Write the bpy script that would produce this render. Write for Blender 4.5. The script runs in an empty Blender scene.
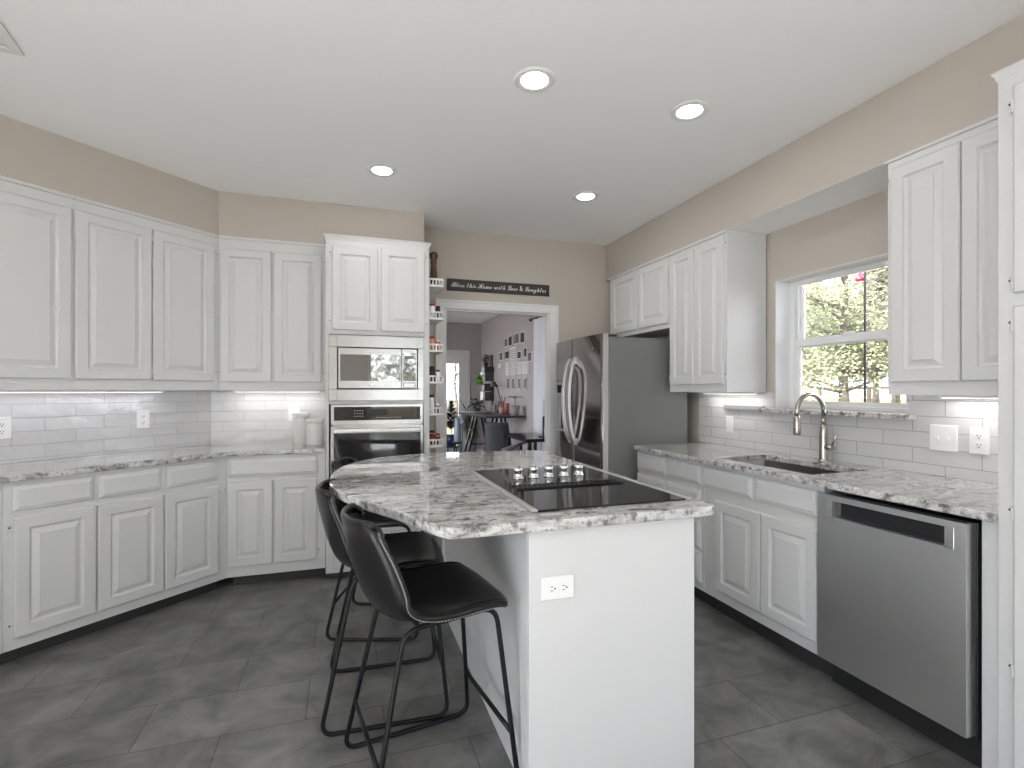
import bpy, bmesh, math, random
from mathutils import Vector, Matrix

sc = bpy.context.scene
COL = sc.collection
R = math.radians
PI = math.pi

# ------------------------------------------------------------ camera
cam_d = bpy.data.cameras.new('camera')
cam_d.sensor_width = 36.0
cam_d.lens = 36.0 * 508.0 / 1024.0
cam_d.shift_y = 6.6 / 1024.0
cam_d.clip_start = 0.05
cam_d.clip_end = 300
cam = bpy.data.objects.new('camera', cam_d)
cam.location = (0, 0, 1.32)
cam.rotation_euler = (R(90), 0, R(-18.23))
COL.objects.link(cam)
sc.camera = cam

# ------------------------------------------------------------ world, sun, exposure
world = bpy.data.worlds.new('world')
sc.world = world
world.use_nodes = True
bg = world.node_tree.nodes['Background']
bg.inputs['Color'].default_value = (0.90, 0.95, 1.03, 1)
bg.inputs['Strength'].default_value = 3.2

sun_d = bpy.data.lights.new('sun', 'SUN')
sun_d.energy = 10.0
sun_d.angle = R(3)
sun_d.color = (1.0, 0.975, 0.95)
sun = bpy.data.objects.new('sun', sun_d)
sun.rotation_euler = Vector((0.78, 0.10, -0.62)).to_track_quat('-Z', 'Y').to_euler()
COL.objects.link(sun)

vs = sc.view_settings
vs.view_transform = 'Standard'
vs.look = 'None'
vs.exposure = 1.04
vs.gamma = 1.0
vs.use_curve_mapping = False
sc.cycles.use_denoising = True
sc.cycles.max_bounces = 14
sc.cycles.diffuse_bounces = 9
sc.cycles.glossy_bounces = 4
sc.cycles.sample_clamp_indirect = 12.0
sc.cycles.caustics_reflective = False
sc.cycles.caustics_refractive = False

CEIL = 2.70
LAMP_W = 0.5
DOWNLIGHTS = [(0.80, 2.11), (1.615, 2.105), (0.222, 3.275), (1.625, 3.26),
              (-0.9, 0.9), (0.8, 0.3), (-0.9, -1.2), (0.9, -1.4)]


def area_light(name, loc, sx, sy, watts, color=(1, 1, 1), rot=(0, 0, 0), parent=None, shape='RECTANGLE'):
    d = bpy.data.lights.new(name, 'AREA')
    d.shape = shape
    d.size = sx
    if shape == 'RECTANGLE':
        d.size_y = sy
    d.energy = watts
    d.color = color
    o = bpy.data.objects.new(name, d)
    o.location = loc
    o.rotation_euler = rot
    COL.objects.link(o)
    if parent is not None:
        o.parent = parent
    return o


def portal(name, loc, sx, sy, rot):
    o = area_light(name, loc, sx, sy, 1, rot=rot)
    o.data.cycles.is_portal = True
    return o

portal('rear_portal', (-0.5, -3.12, 1.25), 5.6, 2.4, (R(90), 0, 0))
portal('side_portal', (-3.56, -1.15, 1.30), 3.3, 2.2, (R(90), 0, R(-90)))
portal('window_portal', (2.80, 2.21, 1.63), 0.78, 0.80, (0, R(90), 0))

# ------------------------------------------------------------ materials
MATS = {}


def new_mat(name):
    m = bpy.data.materials.new(name)
    m.use_nodes = True
    MATS[name] = m
    return m, m.node_tree, m.node_tree.nodes, m.node_tree.links, m.node_tree.nodes['Principled BSDF']


def simple(name, col, rough=0.5, metal=0.0, noise=0.0, scale=8.0, bump=0.0, bscale=60.0, coat=0.0, spec=0.5):
    m, nt, N, L, b = new_mat(name)
    b.inputs['Base Color'].default_value = (*col, 1)
    b.inputs['Roughness'].default_value = rough
    b.inputs['Metallic'].default_value = metal
    b.inputs['Specular IOR Level'].default_value = spec
    b.inputs['Coat Weight'].default_value = coat
    b.inputs['Coat Roughness'].default_value = 0.08
    tc = N.new('ShaderNodeTexCoord')
    if noise > 0:
        n = N.new('ShaderNodeTexNoise')
        n.inputs['Scale'].default_value = scale
        n.inputs['Detail'].default_value = 4
        L.new(tc.outputs['Object'], n.inputs['Vector'])
        mx = N.new('ShaderNodeMixRGB')
        mx.inputs[1].default_value = (*[c * (1 - noise) for c in col], 1)
        mx.inputs[2].default_value = (*[min(1, c * (1 + noise)) for c in col], 1)
        L.new(n.outputs['Fac'], mx.inputs[0])
        L.new(mx.outputs[0], b.inputs['Base Color'])
    if bump > 0:
        n2 = N.new('ShaderNodeTexNoise')
        n2.inputs['Scale'].default_value = bscale
        n2.inputs['Detail'].default_value = 3
        L.new(tc.outputs['Object'], n2.inputs['Vector'])
        bp = N.new('ShaderNodeBump')
        bp.inputs['Strength'].default_value = bump
        bp.inputs['Distance'].default_value = 0.004
        L.new(n2.outputs['Fac'], bp.inputs['Height'])
        L.new(bp.outputs['Normal'], b.inputs['Normal'])
    return m


def emit(name, col, s):
    m, nt, N, L, b = new_mat(name)
    b.inputs['Base Color'].default_value = (*col, 1)
    b.inputs['Emission Color'].default_value = (*col, 1)
    b.inputs['Emission Strength'].default_value = s
    return m


def steel(name, col, rough, stretch=(1, 1, 120), amt=0.12):
    m, nt, N, L, b = new_mat(name)
    b.inputs['Base Color'].default_value = (*col, 1)
    b.inputs['Metallic'].default_value = 1.0
    tc = N.new('ShaderNodeTexCoord')
    mp = N.new('ShaderNodeMapping')
    mp.inputs['Scale'].default_value = stretch
    n = N.new('ShaderNodeTexNoise')
    n.inputs['Scale'].default_value = 4
    n.inputs['Detail'].default_value = 2
    L.new(tc.outputs['Object'], mp.inputs['Vector'])
    L.new(mp.outputs['Vector'], n.inputs['Vector'])
    mr = N.new('ShaderNodeMapRange')
    mr.inputs['To Min'].default_value = max(0.02, rough - amt)
    mr.inputs['To Max'].default_value = rough + amt
    L.new(n.outputs['Fac'], mr.inputs['Value'])
    L.new(mr.outputs['Result'], b.inputs['Roughness'])
    return m


def granite(name, rough=0.06, edge=False):
    m, nt, N, L, b = new_mat(name)
    tc = N.new('ShaderNodeTexCoord')
    # veins: stretched, distorted noise
    mp = N.new('ShaderNodeMapping')
    mp.inputs['Rotation'].default_value = (0, 0, R(-24))
    mp.inputs['Scale'].default_value = (2.0, 6.2, 6.2)
    L.new(tc.outputs['Object'], mp.inputs['Vector'])
    v = N.new('ShaderNodeTexNoise')
    v.inputs['Scale'].default_value = 2.2
    v.inputs['Detail'].default_value = 9
    v.inputs['Roughness'].default_value = 0.68
    v.inputs['Distortion'].default_value = 1.6
    L.new(mp.outputs['Vector'], v.inputs['Vector'])
    cr = N.new('ShaderNodeValToRGB')
    e = cr.color_ramp.elements
    e[0].position = 0.33
    e[0].color = (0.10, 0.092, 0.085, 1)
    e[1].position = 0.72
    e[1].color = (0.80, 0.79, 0.77, 1)
    for p, c in ((0.40, (0.34, 0.33, 0.315)), (0.48, (0.55, 0.54, 0.525)), (0.58, (0.68, 0.675, 0.66))):
        q = e.new(p)
        q.color = (*c, 1)
    L.new(v.outputs['Fac'], cr.inputs['Fac'])
    # speckle
    s = N.new('ShaderNodeTexNoise')
    s.inputs['Scale'].default_value = 75
    s.inputs['Detail'].default_value = 3
    L.new(tc.outputs['Object'], s.inputs['Vector'])
    cs = N.new('ShaderNodeValToRGB')
    f = cs.color_ramp.elements
    f[0].position = 0.30
    f[0].color = (0.10, 0.10, 0.10, 1)
    f[1].position = 0.45
    f[1].color = (1, 1, 1, 1)
    L.new(s.outputs['Fac'], cs.inputs['Fac'])
    # larger dark flecks in patches
    k = N.new('ShaderNodeTexNoise')
    k.inputs['Scale'].default_value = 28
    k.inputs['Detail'].default_value = 5
    L.new(tc.outputs['Object'], k.inputs['Vector'])
    ck = N.new('ShaderNodeValToRGB')
    g = ck.color_ramp.elements
    g[0].position = 0.36
    g[0].color = (0.14, 0.13, 0.13, 1)
    g[1].position = 0.44
    g[1].color = (1, 1, 1, 1)
    L.new(k.outputs['Fac'], ck.inputs['Fac'])
    m1 = N.new('ShaderNodeMixRGB')
    m1.blend_type = 'MULTIPLY'
    m1.inputs[0].default_value = 0.7
    L.new(cr.outputs[0], m1.inputs[1])
    L.new(cs.outputs[0], m1.inputs[2])
    m2 = N.new('ShaderNodeMixRGB')
    m2.blend_type = 'MULTIPLY'
    m2.inputs[0].default_value = 0.75
    L.new(m1.outputs[0], m2.inputs[1])
    L.new(ck.outputs[0], m2.inputs[2])
    L.new(m2.outputs[0], b.inputs['Base Color'])
    b.inputs['Roughness'].default_value = rough
    b.inputs['Specular IOR Level'].default_value = 0.9
    b.inputs['Coat Weight'].default_value = 0.0 if edge else 0.45
    b.inputs['Coat Roughness'].default_value = 0.03
    b.inputs['Coat IOR'].default_value = 1.6
    if edge:
        bp = N.new('ShaderNodeBump')
        bp.inputs['Strength'].default_value = 0.9
        bp.inputs['Distance'].default_value = 0.012
        L.new(k.outputs['Fac'], bp.inputs['Height'])
        L.new(bp.outputs['Normal'], b.inputs['Normal'])
    return m


def brick_mat(name, c1, c2, mortar, bw, rh, axes, offset=(0, 0), rough=0.15, msize=0.003, wob=0.25, blotch=None, bdist=0.003):
    """rectangular tiles; axes picks which object coordinates run along and across the rows"""
    m, nt, N, L, b = new_mat(name)
    tc = N.new('ShaderNodeTexCoord')
    sp = N.new('ShaderNodeSeparateXYZ')
    cb = N.new('ShaderNodeCombineXYZ')
    L.new(tc.outputs['Object'], sp.inputs[0])
    for i, ax in enumerate(axes):
        ad = N.new('ShaderNodeMath')
        ad.operation = 'ADD'
        ad.inputs[1].default_value = offset[i]
        L.new(sp.outputs[ax], ad.inputs[0])
        L.new(ad.outputs[0], cb.inputs[i])
    br = N.new('ShaderNodeTexBrick')
    br.offset = 0.5
    br.inputs['Scale'].default_value = 1.0
    br.inputs['Brick Width'].default_value = bw
    br.inputs['Row Height'].default_value = rh
    br.inputs['Mortar Size'].default_value = msize
    br.inputs['Mortar Smooth'].default_value = 0.3
    br.inputs['Bias'].default_value = 0.0
    br.inputs['Color1'].default_value = (*c1, 1)
    br.inputs['Color2'].default_value = (*c2, 1)
    br.inputs['Mortar'].default_value = (*mortar, 1)
    L.new(cb.outputs[0], br.inputs['Vector'])
    col = br.outputs['Color']
    if blotch:
        n = N.new('ShaderNodeTexNoise')
        n.inputs['Scale'].default_value = blotch[0]
        n.inputs['Detail'].default_value = 8
        n.inputs['Roughness'].default_value = 0.62
        n.inputs['Distortion'].default_value = 0.6
        L.new(tc.outputs['Object'], n.inputs['Vector'])
        mr = N.new('ShaderNodeMapRange')
        mr.inputs['From Min'].default_value = 0.3
        mr.inputs['From Max'].default_value = 0.7
        mr.inputs['To Min'].default_value = 1 - blotch[1]
        mr.inputs['To Max'].default_value = 1 + blotch[1]
        L.new(n.outputs['Fac'], mr.inputs['Value'])
        mx = N.new('ShaderNodeMixRGB')
        mx.blend_type = 'MULTIPLY'
        mx.inputs[0].default_value = 1
        L.new(col, mx.inputs[1])
        L.new(mr.outputs['Result'], mx.inputs[2])
        col = mx.outputs[0]
        r2 = N.new('ShaderNodeMapRange')
        r2.inputs['To Min'].default_value = rough - 0.08
        r2.inputs['To Max'].default_value = rough + 0.12
        L.new(n.outputs['Fac'], r2.inputs['Value'])
        L.new(r2.outputs['Result'], b.inputs['Roughness'])
    else:
        b.inputs['Roughness'].default_value = rough
    L.new(col, b.inputs['Base Color'])
    # bump: joints sunk, faces gently uneven
    w = N.new('ShaderNodeTexNoise')
    w.inputs['Scale'].default_value = 9
    w.inputs['Detail'].default_value = 2
    L.new(tc.outputs['Object'], w.inputs['Vector'])
    mu = N.new('ShaderNodeMath')
    mu.operation = 'MULTIPLY'
    mu.inputs[1].default_value = wob
    L.new(w.outputs['Fac'], mu.inputs[0])
    sb = N.new('ShaderNodeMath')
    sb.operation = 'SUBTRACT'
    L.new(mu.outputs[0], sb.inputs[0])
    L.new(br.outputs['Fac'], sb.inputs[1])
    bp = N.new('ShaderNodeBump')
    bp.inputs['Strength'].default_value = 0.6
    bp.inputs['Distance'].default_value = bdist
    L.new(sb.outputs[0], bp.inputs['Height'])
    L.new(bp.outputs['Normal'], b.inputs['Normal'])
    return m

WHITE = simple('white_cabinet_paint', (0.685, 0.688, 0.685), 0.42, noise=0.015, scale=3)
TRIM = simple('white_trim_paint', (0.77, 0.765, 0.755), 0.4)
VINYL = simple('white_window_vinyl', (0.86, 0.87, 0.87), 0.35)
CEILP = simple('ceiling_paint', (0.94, 0.94, 0.935), 0.9, bump=0.15, bscale=120)
WALLP = simple('taupe_wall_paint', (0.53, 0.485, 0.432), 0.85, bump=0.15, bscale=140)
WALLG = simple('grey_room_paint', (0.45, 0.405, 0.40), 0.85)
OUTSIDE_WALL = simple('exterior_siding', (0.6, 0.58, 0.55), 0.8)
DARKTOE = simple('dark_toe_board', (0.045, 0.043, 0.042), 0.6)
BLACKM = simple('black_powder_coat', (0.008, 0.008, 0.009), 0.38, spec=0.3)
BLACKP = simple('black_plastic', (0.02, 0.02, 0.02), 0.4)
BLACKG = simple('black_glass', (0.012, 0.012, 0.014), 0.04, spec=0.7)
OVENG = simple('dark_oven_glass', (0.02, 0.02, 0.022), 0.05, spec=0.9)
MICROG = simple('mirror_black_glass', (0.30, 0.30, 0.30), 0.03, metal=0.9)
LEATHER = simple('black_leather', (0.011, 0.011, 0.012), 0.24, noise=0.15, scale=20, bump=0.12, bscale=220, spec=0.5)
THREAD = simple('grey_thread', (0.42, 0.42, 0.42), 0.7)
STEEL = steel('stainless_steel', (0.50, 0.50, 0.49), 0.24, (1, 1, 240), 0.02)
STEEL_V = steel('brushed_appliance_steel', (0.78, 0.78, 0.785), 0.34, (60, 60, 1), 0.04)
STEEL_D = steel('dark_fridge_steel', (0.36, 0.33, 0.33), 0.13, (60, 60, 1), 0.03)
HANDLE = steel('satin_handle_metal', (0.76, 0.75, 0.74), 0.38, (1, 1, 40), 0.04)
NICKEL = steel('brushed_nickel', (0.50, 0.47, 0.43), 0.25, (1, 1, 60), 0.05)
CHROME = simple('chrome', (0.8, 0.8, 0.8), 0.08, metal=1)
FRIDGE_SIDE = simple('grey_enamel', (0.19, 0.19, 0.182), 0.32, bump=0.1, bscale=300)
SINKM = simple('sink_basin_steel', (0.30, 0.30, 0.29), 0.35, metal=1)
PLATE = simple('white_plastic', (0.88, 0.88, 0.87), 0.3)
SLOT = simple('dark_slot', (0.03, 0.03, 0.03), 0.6)
GRAN = granite('polished_granite')
GRANE = granite('rough_granite_edge', 0.35, True)
FLOORT = brick_mat('slate_grey_floor_tile', (0.150, 0.149, 0.149), (0.185, 0.184, 0.183), (0.085, 0.085, 0.085), 0.60, 0.304, (0, 1),
                   (0.45 + 12.3, -1.28 + 30.4), 0.30, 0.0028, 0.15, blotch=(5.0, 0.50), bdist=0.0015)
SPLASH_B = brick_mat('white_glazed_tile_x', (0.68, 0.68, 0.69), (0.63, 0.63, 0.64), (0.54, 0.54, 0.545), 0.29, 0.0765, (0, 2),
                     (5.8, -0.936 + 0.765), 0.10, 0.0020, 2.2, bdist=0.008)
SPLASH_R = brick_mat('white_glazed_tile_y', (0.70, 0.70, 0.69), (0.65, 0.65, 0.645), (0.42, 0.42, 0.41), 0.29, 0.0765, (1, 2),
                     (5.8 - 1.624, -0.966 + 0.765), 0.15, 0.0022, 0.35, bdist=0.004)
CERAMIC = simple('white_ceramic', (0.82, 0.82, 0.80), 0.2)
WALNUT = simple('dark_walnut_wood', (0.075, 0.022, 0.012), 0.35, noise=0.5, scale=12)
SIGNB = simple('weathered_black_board', (0.035, 0.028, 0.026), 0.6, noise=0.35, scale=30)
SIGNW = simple('white_sign_paint', (0.80, 0.79, 0.76), 0.6)
LENS = emit('downlight_lens', (1.0, 0.98, 0.93), 9.0)
LED = emit('under_cabinet_led', (1.0, 0.97, 0.93), 2.0)
GREYC = simple('grey_upholstery', (0.085, 0.085, 0.09), 0.9, noise=0.2, scale=40)
DESKW = simple('dark_desk_top', (0.05, 0.045, 0.045), 0.4)
CURT = simple('white_curtain_cloth', (0.80, 0.79, 0.84), 0.9)
TERRA = simple('terracotta', (0.45, 0.13, 0.07), 0.7)
NAVY = simple('navy_glaze', (0.035, 0.045, 0.11), 0.35)
GREYP = simple('grey_stoneware', (0.34, 0.34, 0.35), 0.6)
PALEBLUE = simple('pale_blue_glass', (0.42, 0.47, 0.58), 0.25)
SOIL = simple('potting_soil', (0.04, 0.03, 0.02), 0.95)
LEAFD = simple('dark_green_leaf', (0.03, 0.055, 0.03), 0.5, noise=0.4, scale=10)
LEAFG = simple('bright_green_leaf', (0.18, 0.42, 0.05), 0.5, noise=0.3, scale=10)
LEAFO = simple('olive_leaf', (0.14, 0.15, 0.07), 0.6, noise=0.4, scale=10)
STEMM = simple('plant_stem', (0.10, 0.09, 0.05), 0.8)
PAPER = simple('off_white_paper', (0.72, 0.69, 0.63), 0.8)
REDLID = simple('red_lid_plastic', (0.42, 0.02, 0.02), 0.35)
SPICE = simple('paprika_red', (0.38, 0.06, 0.02), 0.7)
BROWNS = simple('brown_spice', (0.16, 0.08, 0.04), 0.8)
PINKS = simple('copper_pink_tin', (0.62, 0.35, 0.28), 0.4)
GRASSM = simple('pale_dry_grass', (0.15, 0.122, 0.088), 0.95, noise=0.3, scale=0.8, spec=0.0)
FENCEW = simple('weathered_fence_wood', (0.15, 0.12, 0.08), 0.85, spec=0.1)
BARK = simple('grey_brown_bark', (0.13, 0.11, 0.095), 0.9, noise=0.3, scale=6)
TREEL = [simple('yellow_green_leaf', (0.20, 0.215, 0.11), 0.7, noise=0.35, scale=1.5),
         simple('pale_olive_leaf', (0.24, 0.245, 0.17), 0.7, noise=0.3, scale=1.5),
         simple('pink_grey_twig', (0.22, 0.185, 0.165), 0.8, noise=0.3, scale=1.5)]


def glass_mat(name, tint=(1, 1, 1), rough=0.0):
    m = bpy.data.materials.new(name)
    m.use_nodes = True
    nt = m.node_tree
    nt.nodes.clear()
    out = nt.nodes.new('ShaderNodeOutputMaterial')
    tr = nt.nodes.new('ShaderNodeBsdfTransparent')
    tr.inputs[0].default_value = (*tint, 1)
    gl = nt.nodes.new('ShaderNodeBsdfGlossy')
    gl.inputs['Roughness'].default_value = rough
    fr = nt.nodes.new('ShaderNodeFresnel')
    fr.inputs[0].default_value = 1.4
    mx = nt.nodes.new('ShaderNodeMixShader')
    nt.links.new(fr.outputs[0], mx.inputs[0])
    nt.links.new(tr.outputs[0], mx.inputs[1])
    nt.links.new(gl.outputs[0], mx.inputs[2])
    nt.links.new(mx.outputs[0], out.inputs[0])
    MATS[name] = m
    return m

GLASS = glass_mat('window_glass')
JARG = glass_mat('jar_glass', (0.93, 0.95, 0.94))


# ------------------------------------------------------------ mesh builder
class MB:
    def __init__(self):
        self.v, self.f, self.m, self.s = [], [], [], []

    def add(self, verts, faces, mi=0, smooth=False):
        b = len(self.v)
        self.v += [tuple(p) for p in verts]
        for f in faces:
            self.f.append([b + i for i in f])
            self.m.append(mi)
            self.s.append(smooth)
        return self

    def box(self, x0, x1, y0, y1, z0, z1, mi=0):
        v = [(x0, y0, z0), (x1, y0, z0), (x1, y1, z0), (x0, y1, z0), (x0, y0, z1), (x1, y0, z1), (x1, y1, z1), (x0, y1, z1)]
        return self.add(v, [(0, 3, 2, 1), (4, 5, 6, 7), (0, 1, 5, 4), (1, 2, 6, 5), (2, 3, 7, 6), (3, 0, 4, 7)], mi)

    def obox(self, p0, p1, w, h, mi=0, up=(0, 0, 1)):
        """a bar from p0 to p1, w wide, h high"""
        p0, p1 = Vector(p0), Vector(p1)
        d = (p1 - p0).normalized()
        u = Vector(up)
        if abs(d.dot(u)) > 0.98:
            u = Vector((1, 0, 0))
        a = d.cross(u).normalized() * (w / 2)
        c = a.cross(d).normalized() * (h / 2)
        v = [p0 - a - c, p0 + a - c, p0 + a + c, p0 - a + c, p1 - a - c, p1 + a - c, p1 + a + c, p1 - a + c]
        return self.add(v, [(0, 1, 2, 3), (7, 6, 5, 4), (0, 4, 5, 1), (1, 5, 6, 2), (2, 6, 7, 3), (3, 7, 4, 0)], mi)

    def prism(self, poly, z0, z1, mi=0, side=None):
        n = len(poly)
        a = sum(poly[i][0] * poly[(i + 1) % n][1] - poly[(i + 1) % n][0] * poly[i][1] for i in range(n))
        if a < 0:
            poly = poly[::-1]
        b = len(self.v)
        self.v += [(p[0], p[1], z0) for p in poly] + [(p[0], p[1], z1) for p in poly]
        self.f.append([b + i for i in range(n)][::-1]); self.m.append(mi); self.s.append(False)
        self.f.append([b + n + i for i in range(n)]); self.m.append(mi); self.s.append(False)
        for i in range(n):
            j = (i + 1) % n
            self.f.append([b + i, b + j, b + n + j, b + n + i]); self.m.append(mi if side is None else side); self.s.append(False)
        return self

    def lathe(self, prof, c=(0, 0, 0), seg=24, mi=0, axis='Z', smooth=True, M=None):
        """prof: list of (r, h)"""
        vs_, fs = [], []
        for r, h in prof:
            for k in range(seg):
                a = 2 * PI * k / seg
                p = (r * math.cos(a), r * math.sin(a), h)
                if axis == 'Y':
                    p = (p[0], h, -p[1])
                elif axis == 'X':
                    p = (h, p[1], -p[0])
                if M is not None:
                    p = M @ Vector(p)
                vs_.append((p[0] + c[0], p[1] + c[1], p[2] + c[2]))
        for i in range(len(prof) - 1):
            for k in range(seg):
                k2 = (k + 1) % seg
                fs.append((i * seg + k, i * seg + k2, (i + 1) * seg + k2, (i + 1) * seg + k))
        self.add(vs_, fs, mi, smooth)
        b = len(self.v) - len(vs_)
        if prof[0][0] > 1e-6:
            self.f.append([b + k for k in range(seg)][::-1]); self.m.append(mi); self.s.append(False)
        if prof[-1][0] > 1e-6:
            e = b + (len(prof) - 1) * seg
            self.f.append([e + k for k in range(seg)]); self.m.append(mi); self.s.append(False)
        return self

    def tube(self, pts, r, seg=10, closed=False, mi=0, rads=None):
        pts = [Vector(p) for p in pts]
        n = len(pts)
        if n < 2:
            return self
        tang = []
        for i in range(n):
            if closed:
                t = pts[(i + 1) % n] - pts[i - 1]
            else:
                t = pts[min(i + 1, n - 1)] - pts[max(i - 1, 0)]
            tang.append(t.normalized())
        u = Vector((0, 0, 1))
        if abs(tang[0].dot(u)) > 0.9:
            u = Vector((1, 0, 0))
        nrm = (u - tang[0] * u.dot(tang[0])).normalized()
        vs_, fs = [], []
        for i in range(n):
            nrm = (nrm - tang[i] * nrm.dot(tang[i]))
            nrm = nrm.normalized() if nrm.length > 1e-6 else tang[i].orthogonal().normalized()
            bi = tang[i].cross(nrm)
            rr = rads[i] if rads else r
            for k in range(seg):
                a = 2 * PI * k / seg
                vs_.append(pts[i] + nrm * (rr * math.cos(a)) + bi * (rr * math.sin(a)))
        m = n if closed else n - 1
        for i in range(m):
            j = (i + 1) % n
            for k in range(seg):
                k2 = (k + 1) % seg
                fs.append((i * seg + k, i * seg + k2, j * seg + k2, j * seg + k))
        self.add(vs_, fs, mi, True)
        if not closed:
            b = len(self.v) - len(vs_)
            self.f.append([b + k for k in range(seg)][::-1]); self.m.append(mi); self.s.append(False)
            e = b + (n - 1) * seg
            self.f.append([e + k for k in range(seg)]); self.m.append(mi); self.s.append(False)
        return self

    def rings(self, loops, mi=0, cap0=True, cap1=True, smooth=False):
        """loft a list of equal-length closed loops"""
        n = len(loops[0])
        b = len(self.v)
        for lp in loops:
            self.v += [tuple(p) for p in lp]
        for i in range(len(loops) - 1):
            for k in range(n):
                k2 = (k + 1) % n
                self.f.append([b + i * n + k, b + i * n + k2, b + (i + 1) * n + k2, b + (i + 1) * n + k]); self.m.append(mi); self.s.append(smooth)
        if cap0:
            self.f.append([b + k for k in range(n)][::-1]); self.m.append(mi); self.s.append(False)
        if cap1:
            e = b + (len(loops) - 1) * n
            self.f.append([e + k for k in range(n)]); self.m.append(mi); self.s.append(False)
        return self

    def build(self, name, mats, parent=None, bevel=0.0, loc=None, rotz=0.0, seg=2, fix=True):
        me = bpy.data.meshes.new(name)
        me.from_pydata(self.v, [], self.f)
        if not isinstance(mats, (list, tuple)):
            mats = [mats]
        for m in mats:
            me.materials.append(m)
        for p, mi, s in zip(me.polygons, self.m, self.s):
            p.material_index = mi
            p.use_smooth = s
        if fix:
            bm = bmesh.new()
            bm.from_mesh(me)
            bmesh.ops.recalc_face_normals(bm, faces=bm.faces)
            bm.to_mesh(me)
            bm.free()
        o = bpy.data.objects.new(name, me)
        COL.objects.link(o)
        if parent is not None:
            o.parent = parent
        if loc is not None:
            o.location = loc
        o.rotation_euler = (0, 0, rotz)
        if bevel > 0:
            md = o.modifiers.new('bevel', 'BEVEL')
            md.width = bevel
            md.segments = seg
            md.limit_method = 'ANGLE'
            md.angle_limit = R(40)
        return o


def tag(o, label=None, cat=None, group=None, kind=None):
    if label: o['label'] = label
    if cat: o['category'] = cat
    if group: o['group'] = group
    if kind: o['kind'] = kind
    return o


def empty(name, loc, rotz=0.0, label=None, cat=None, group=None):
    o = bpy.data.objects.new(name, None)
    o.empty_display_size = 0.1
    o.location = loc
    o.rotation_euler = (0, 0, rotz)
    COL.objects.link(o)
    return tag(o, label, cat, group)


def struct(name, mb, mats, bevel=0.0, parent=None):
    o = mb.build(name, mats, parent, bevel)
    if parent is None:
        o['kind'] = 'structure'
    return o


def copy_tree(root, loc, rotz, label):
    r = root.copy()
    COL.objects.link(r)
    r.location = loc
    r.rotation_euler = (0, 0, rotz)
    r['label'] = label
    for ch in list(root.children):
        c = ch.copy()
        COL.objects.link(c)
        c.parent = r
        for g in ch.children:
            d = g.copy()
            COL.objects.link(d)
            d.parent = c
    return r

# angled wall frame: distance s along it, n across it (n grows towards the room)
LA = R(46.4)
DX, DY = math.sin(LA), math.cos(LA)
NX, NY = math.cos(LA), -math.sin(LA)
ROT_L = R(90) - LA
ROT_R = -R(90)


def LP(s, n):
    return (s * DX + n * NX, s * DY + n * NY)

# ------------------------------------------------------------ room shell
XW = 2.68      # kitchen side wall with the window
YW = 4.31      # wall with the doorway
NW = -3.78     # angled wall
FARY = 10.17
struct('floor', MB().box(-3.9, 2.84, -3.3, 10.4, -0.1, 0.0), FLOORT)
struct('ceiling', MB().box(-3.9, 2.84, -3.3, 10.4, CEIL, CEIL + 0.12), CEILP)


def cells(r, holes):
    a0, a1, b0, b1 = r
    A = sorted({a0, a1} | {h[0] for h in holes} | {h[1] for h in holes})
    B = sorted({b0, b1} | {h[2] for h in holes} | {h[3] for h in holes})
    out = []
    for i in range(len(A) - 1):
        for j in range(len(B) - 1):
            ca, cb_ = (A[i] + A[i + 1]) / 2, (B[j] + B[j + 1]) / 2
            if any(h[0] < ca < h[1] and h[2] < cb_ < h[3] for h in holes):
                continue
            out.append((A[i], A[i + 1], B[j], B[j + 1]))
    return out


def wall_y(y0, y1, rect, holes, mb=None):
    mb = mb or MB()
    for a, b, c, d in cells(rect, holes):
        mb.box(a, b, y0, y1, c, d)
    return mb


def wall_x(x0, x1, rect, holes, mb=None):
    mb = mb or MB()
    for a, b, c, d in cells(rect, holes):
        mb.box(x0, x1, a, b, c, d)
    return mb

WIN = (1.79, 2.62, 1.205, 2.035)     # y0, y1, z0, z1 of the window opening
struct('wall_right', wall_x(XW, XW + 0.16, (-3.3, YW + 0.06, 0, CEIL), [WIN]), WALLP)
DOOR = (0.815, 1.776, 0.0, 2.022)
WCX = -0.9553  # where the angled wall meets the back wall
struct('wall_back', wall_y(YW, YW + 0.07, (WCX, XW, 0, CEIL), [DOOR]), WALLP)
p0, p1 = LP(-1.37, NW), (WCX, YW)
o0, o1 = LP(-1.37, NW - 0.12), LP(2.35, NW - 0.12)
struct('wall_left', MB().prism([p0, p1, (WCX, YW + 0.07), o1, o0], 0, CEIL), WALLP)
struct('wall_side', wall_x(p0[0] - 0.12, p0[0], (-3.3, p0[1], 0, CEIL), [(-2.8, 0.5, 0.2, 2.4)]), WALLP)
struct('wall_rear', wall_y(-3.3, -3.16, (p0[0], XW, 0, CEIL), [(-3.3, -1.30, 0.05, 2.45), (0.45, 2.45, 0.05, 2.45)]), WALLP)
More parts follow.
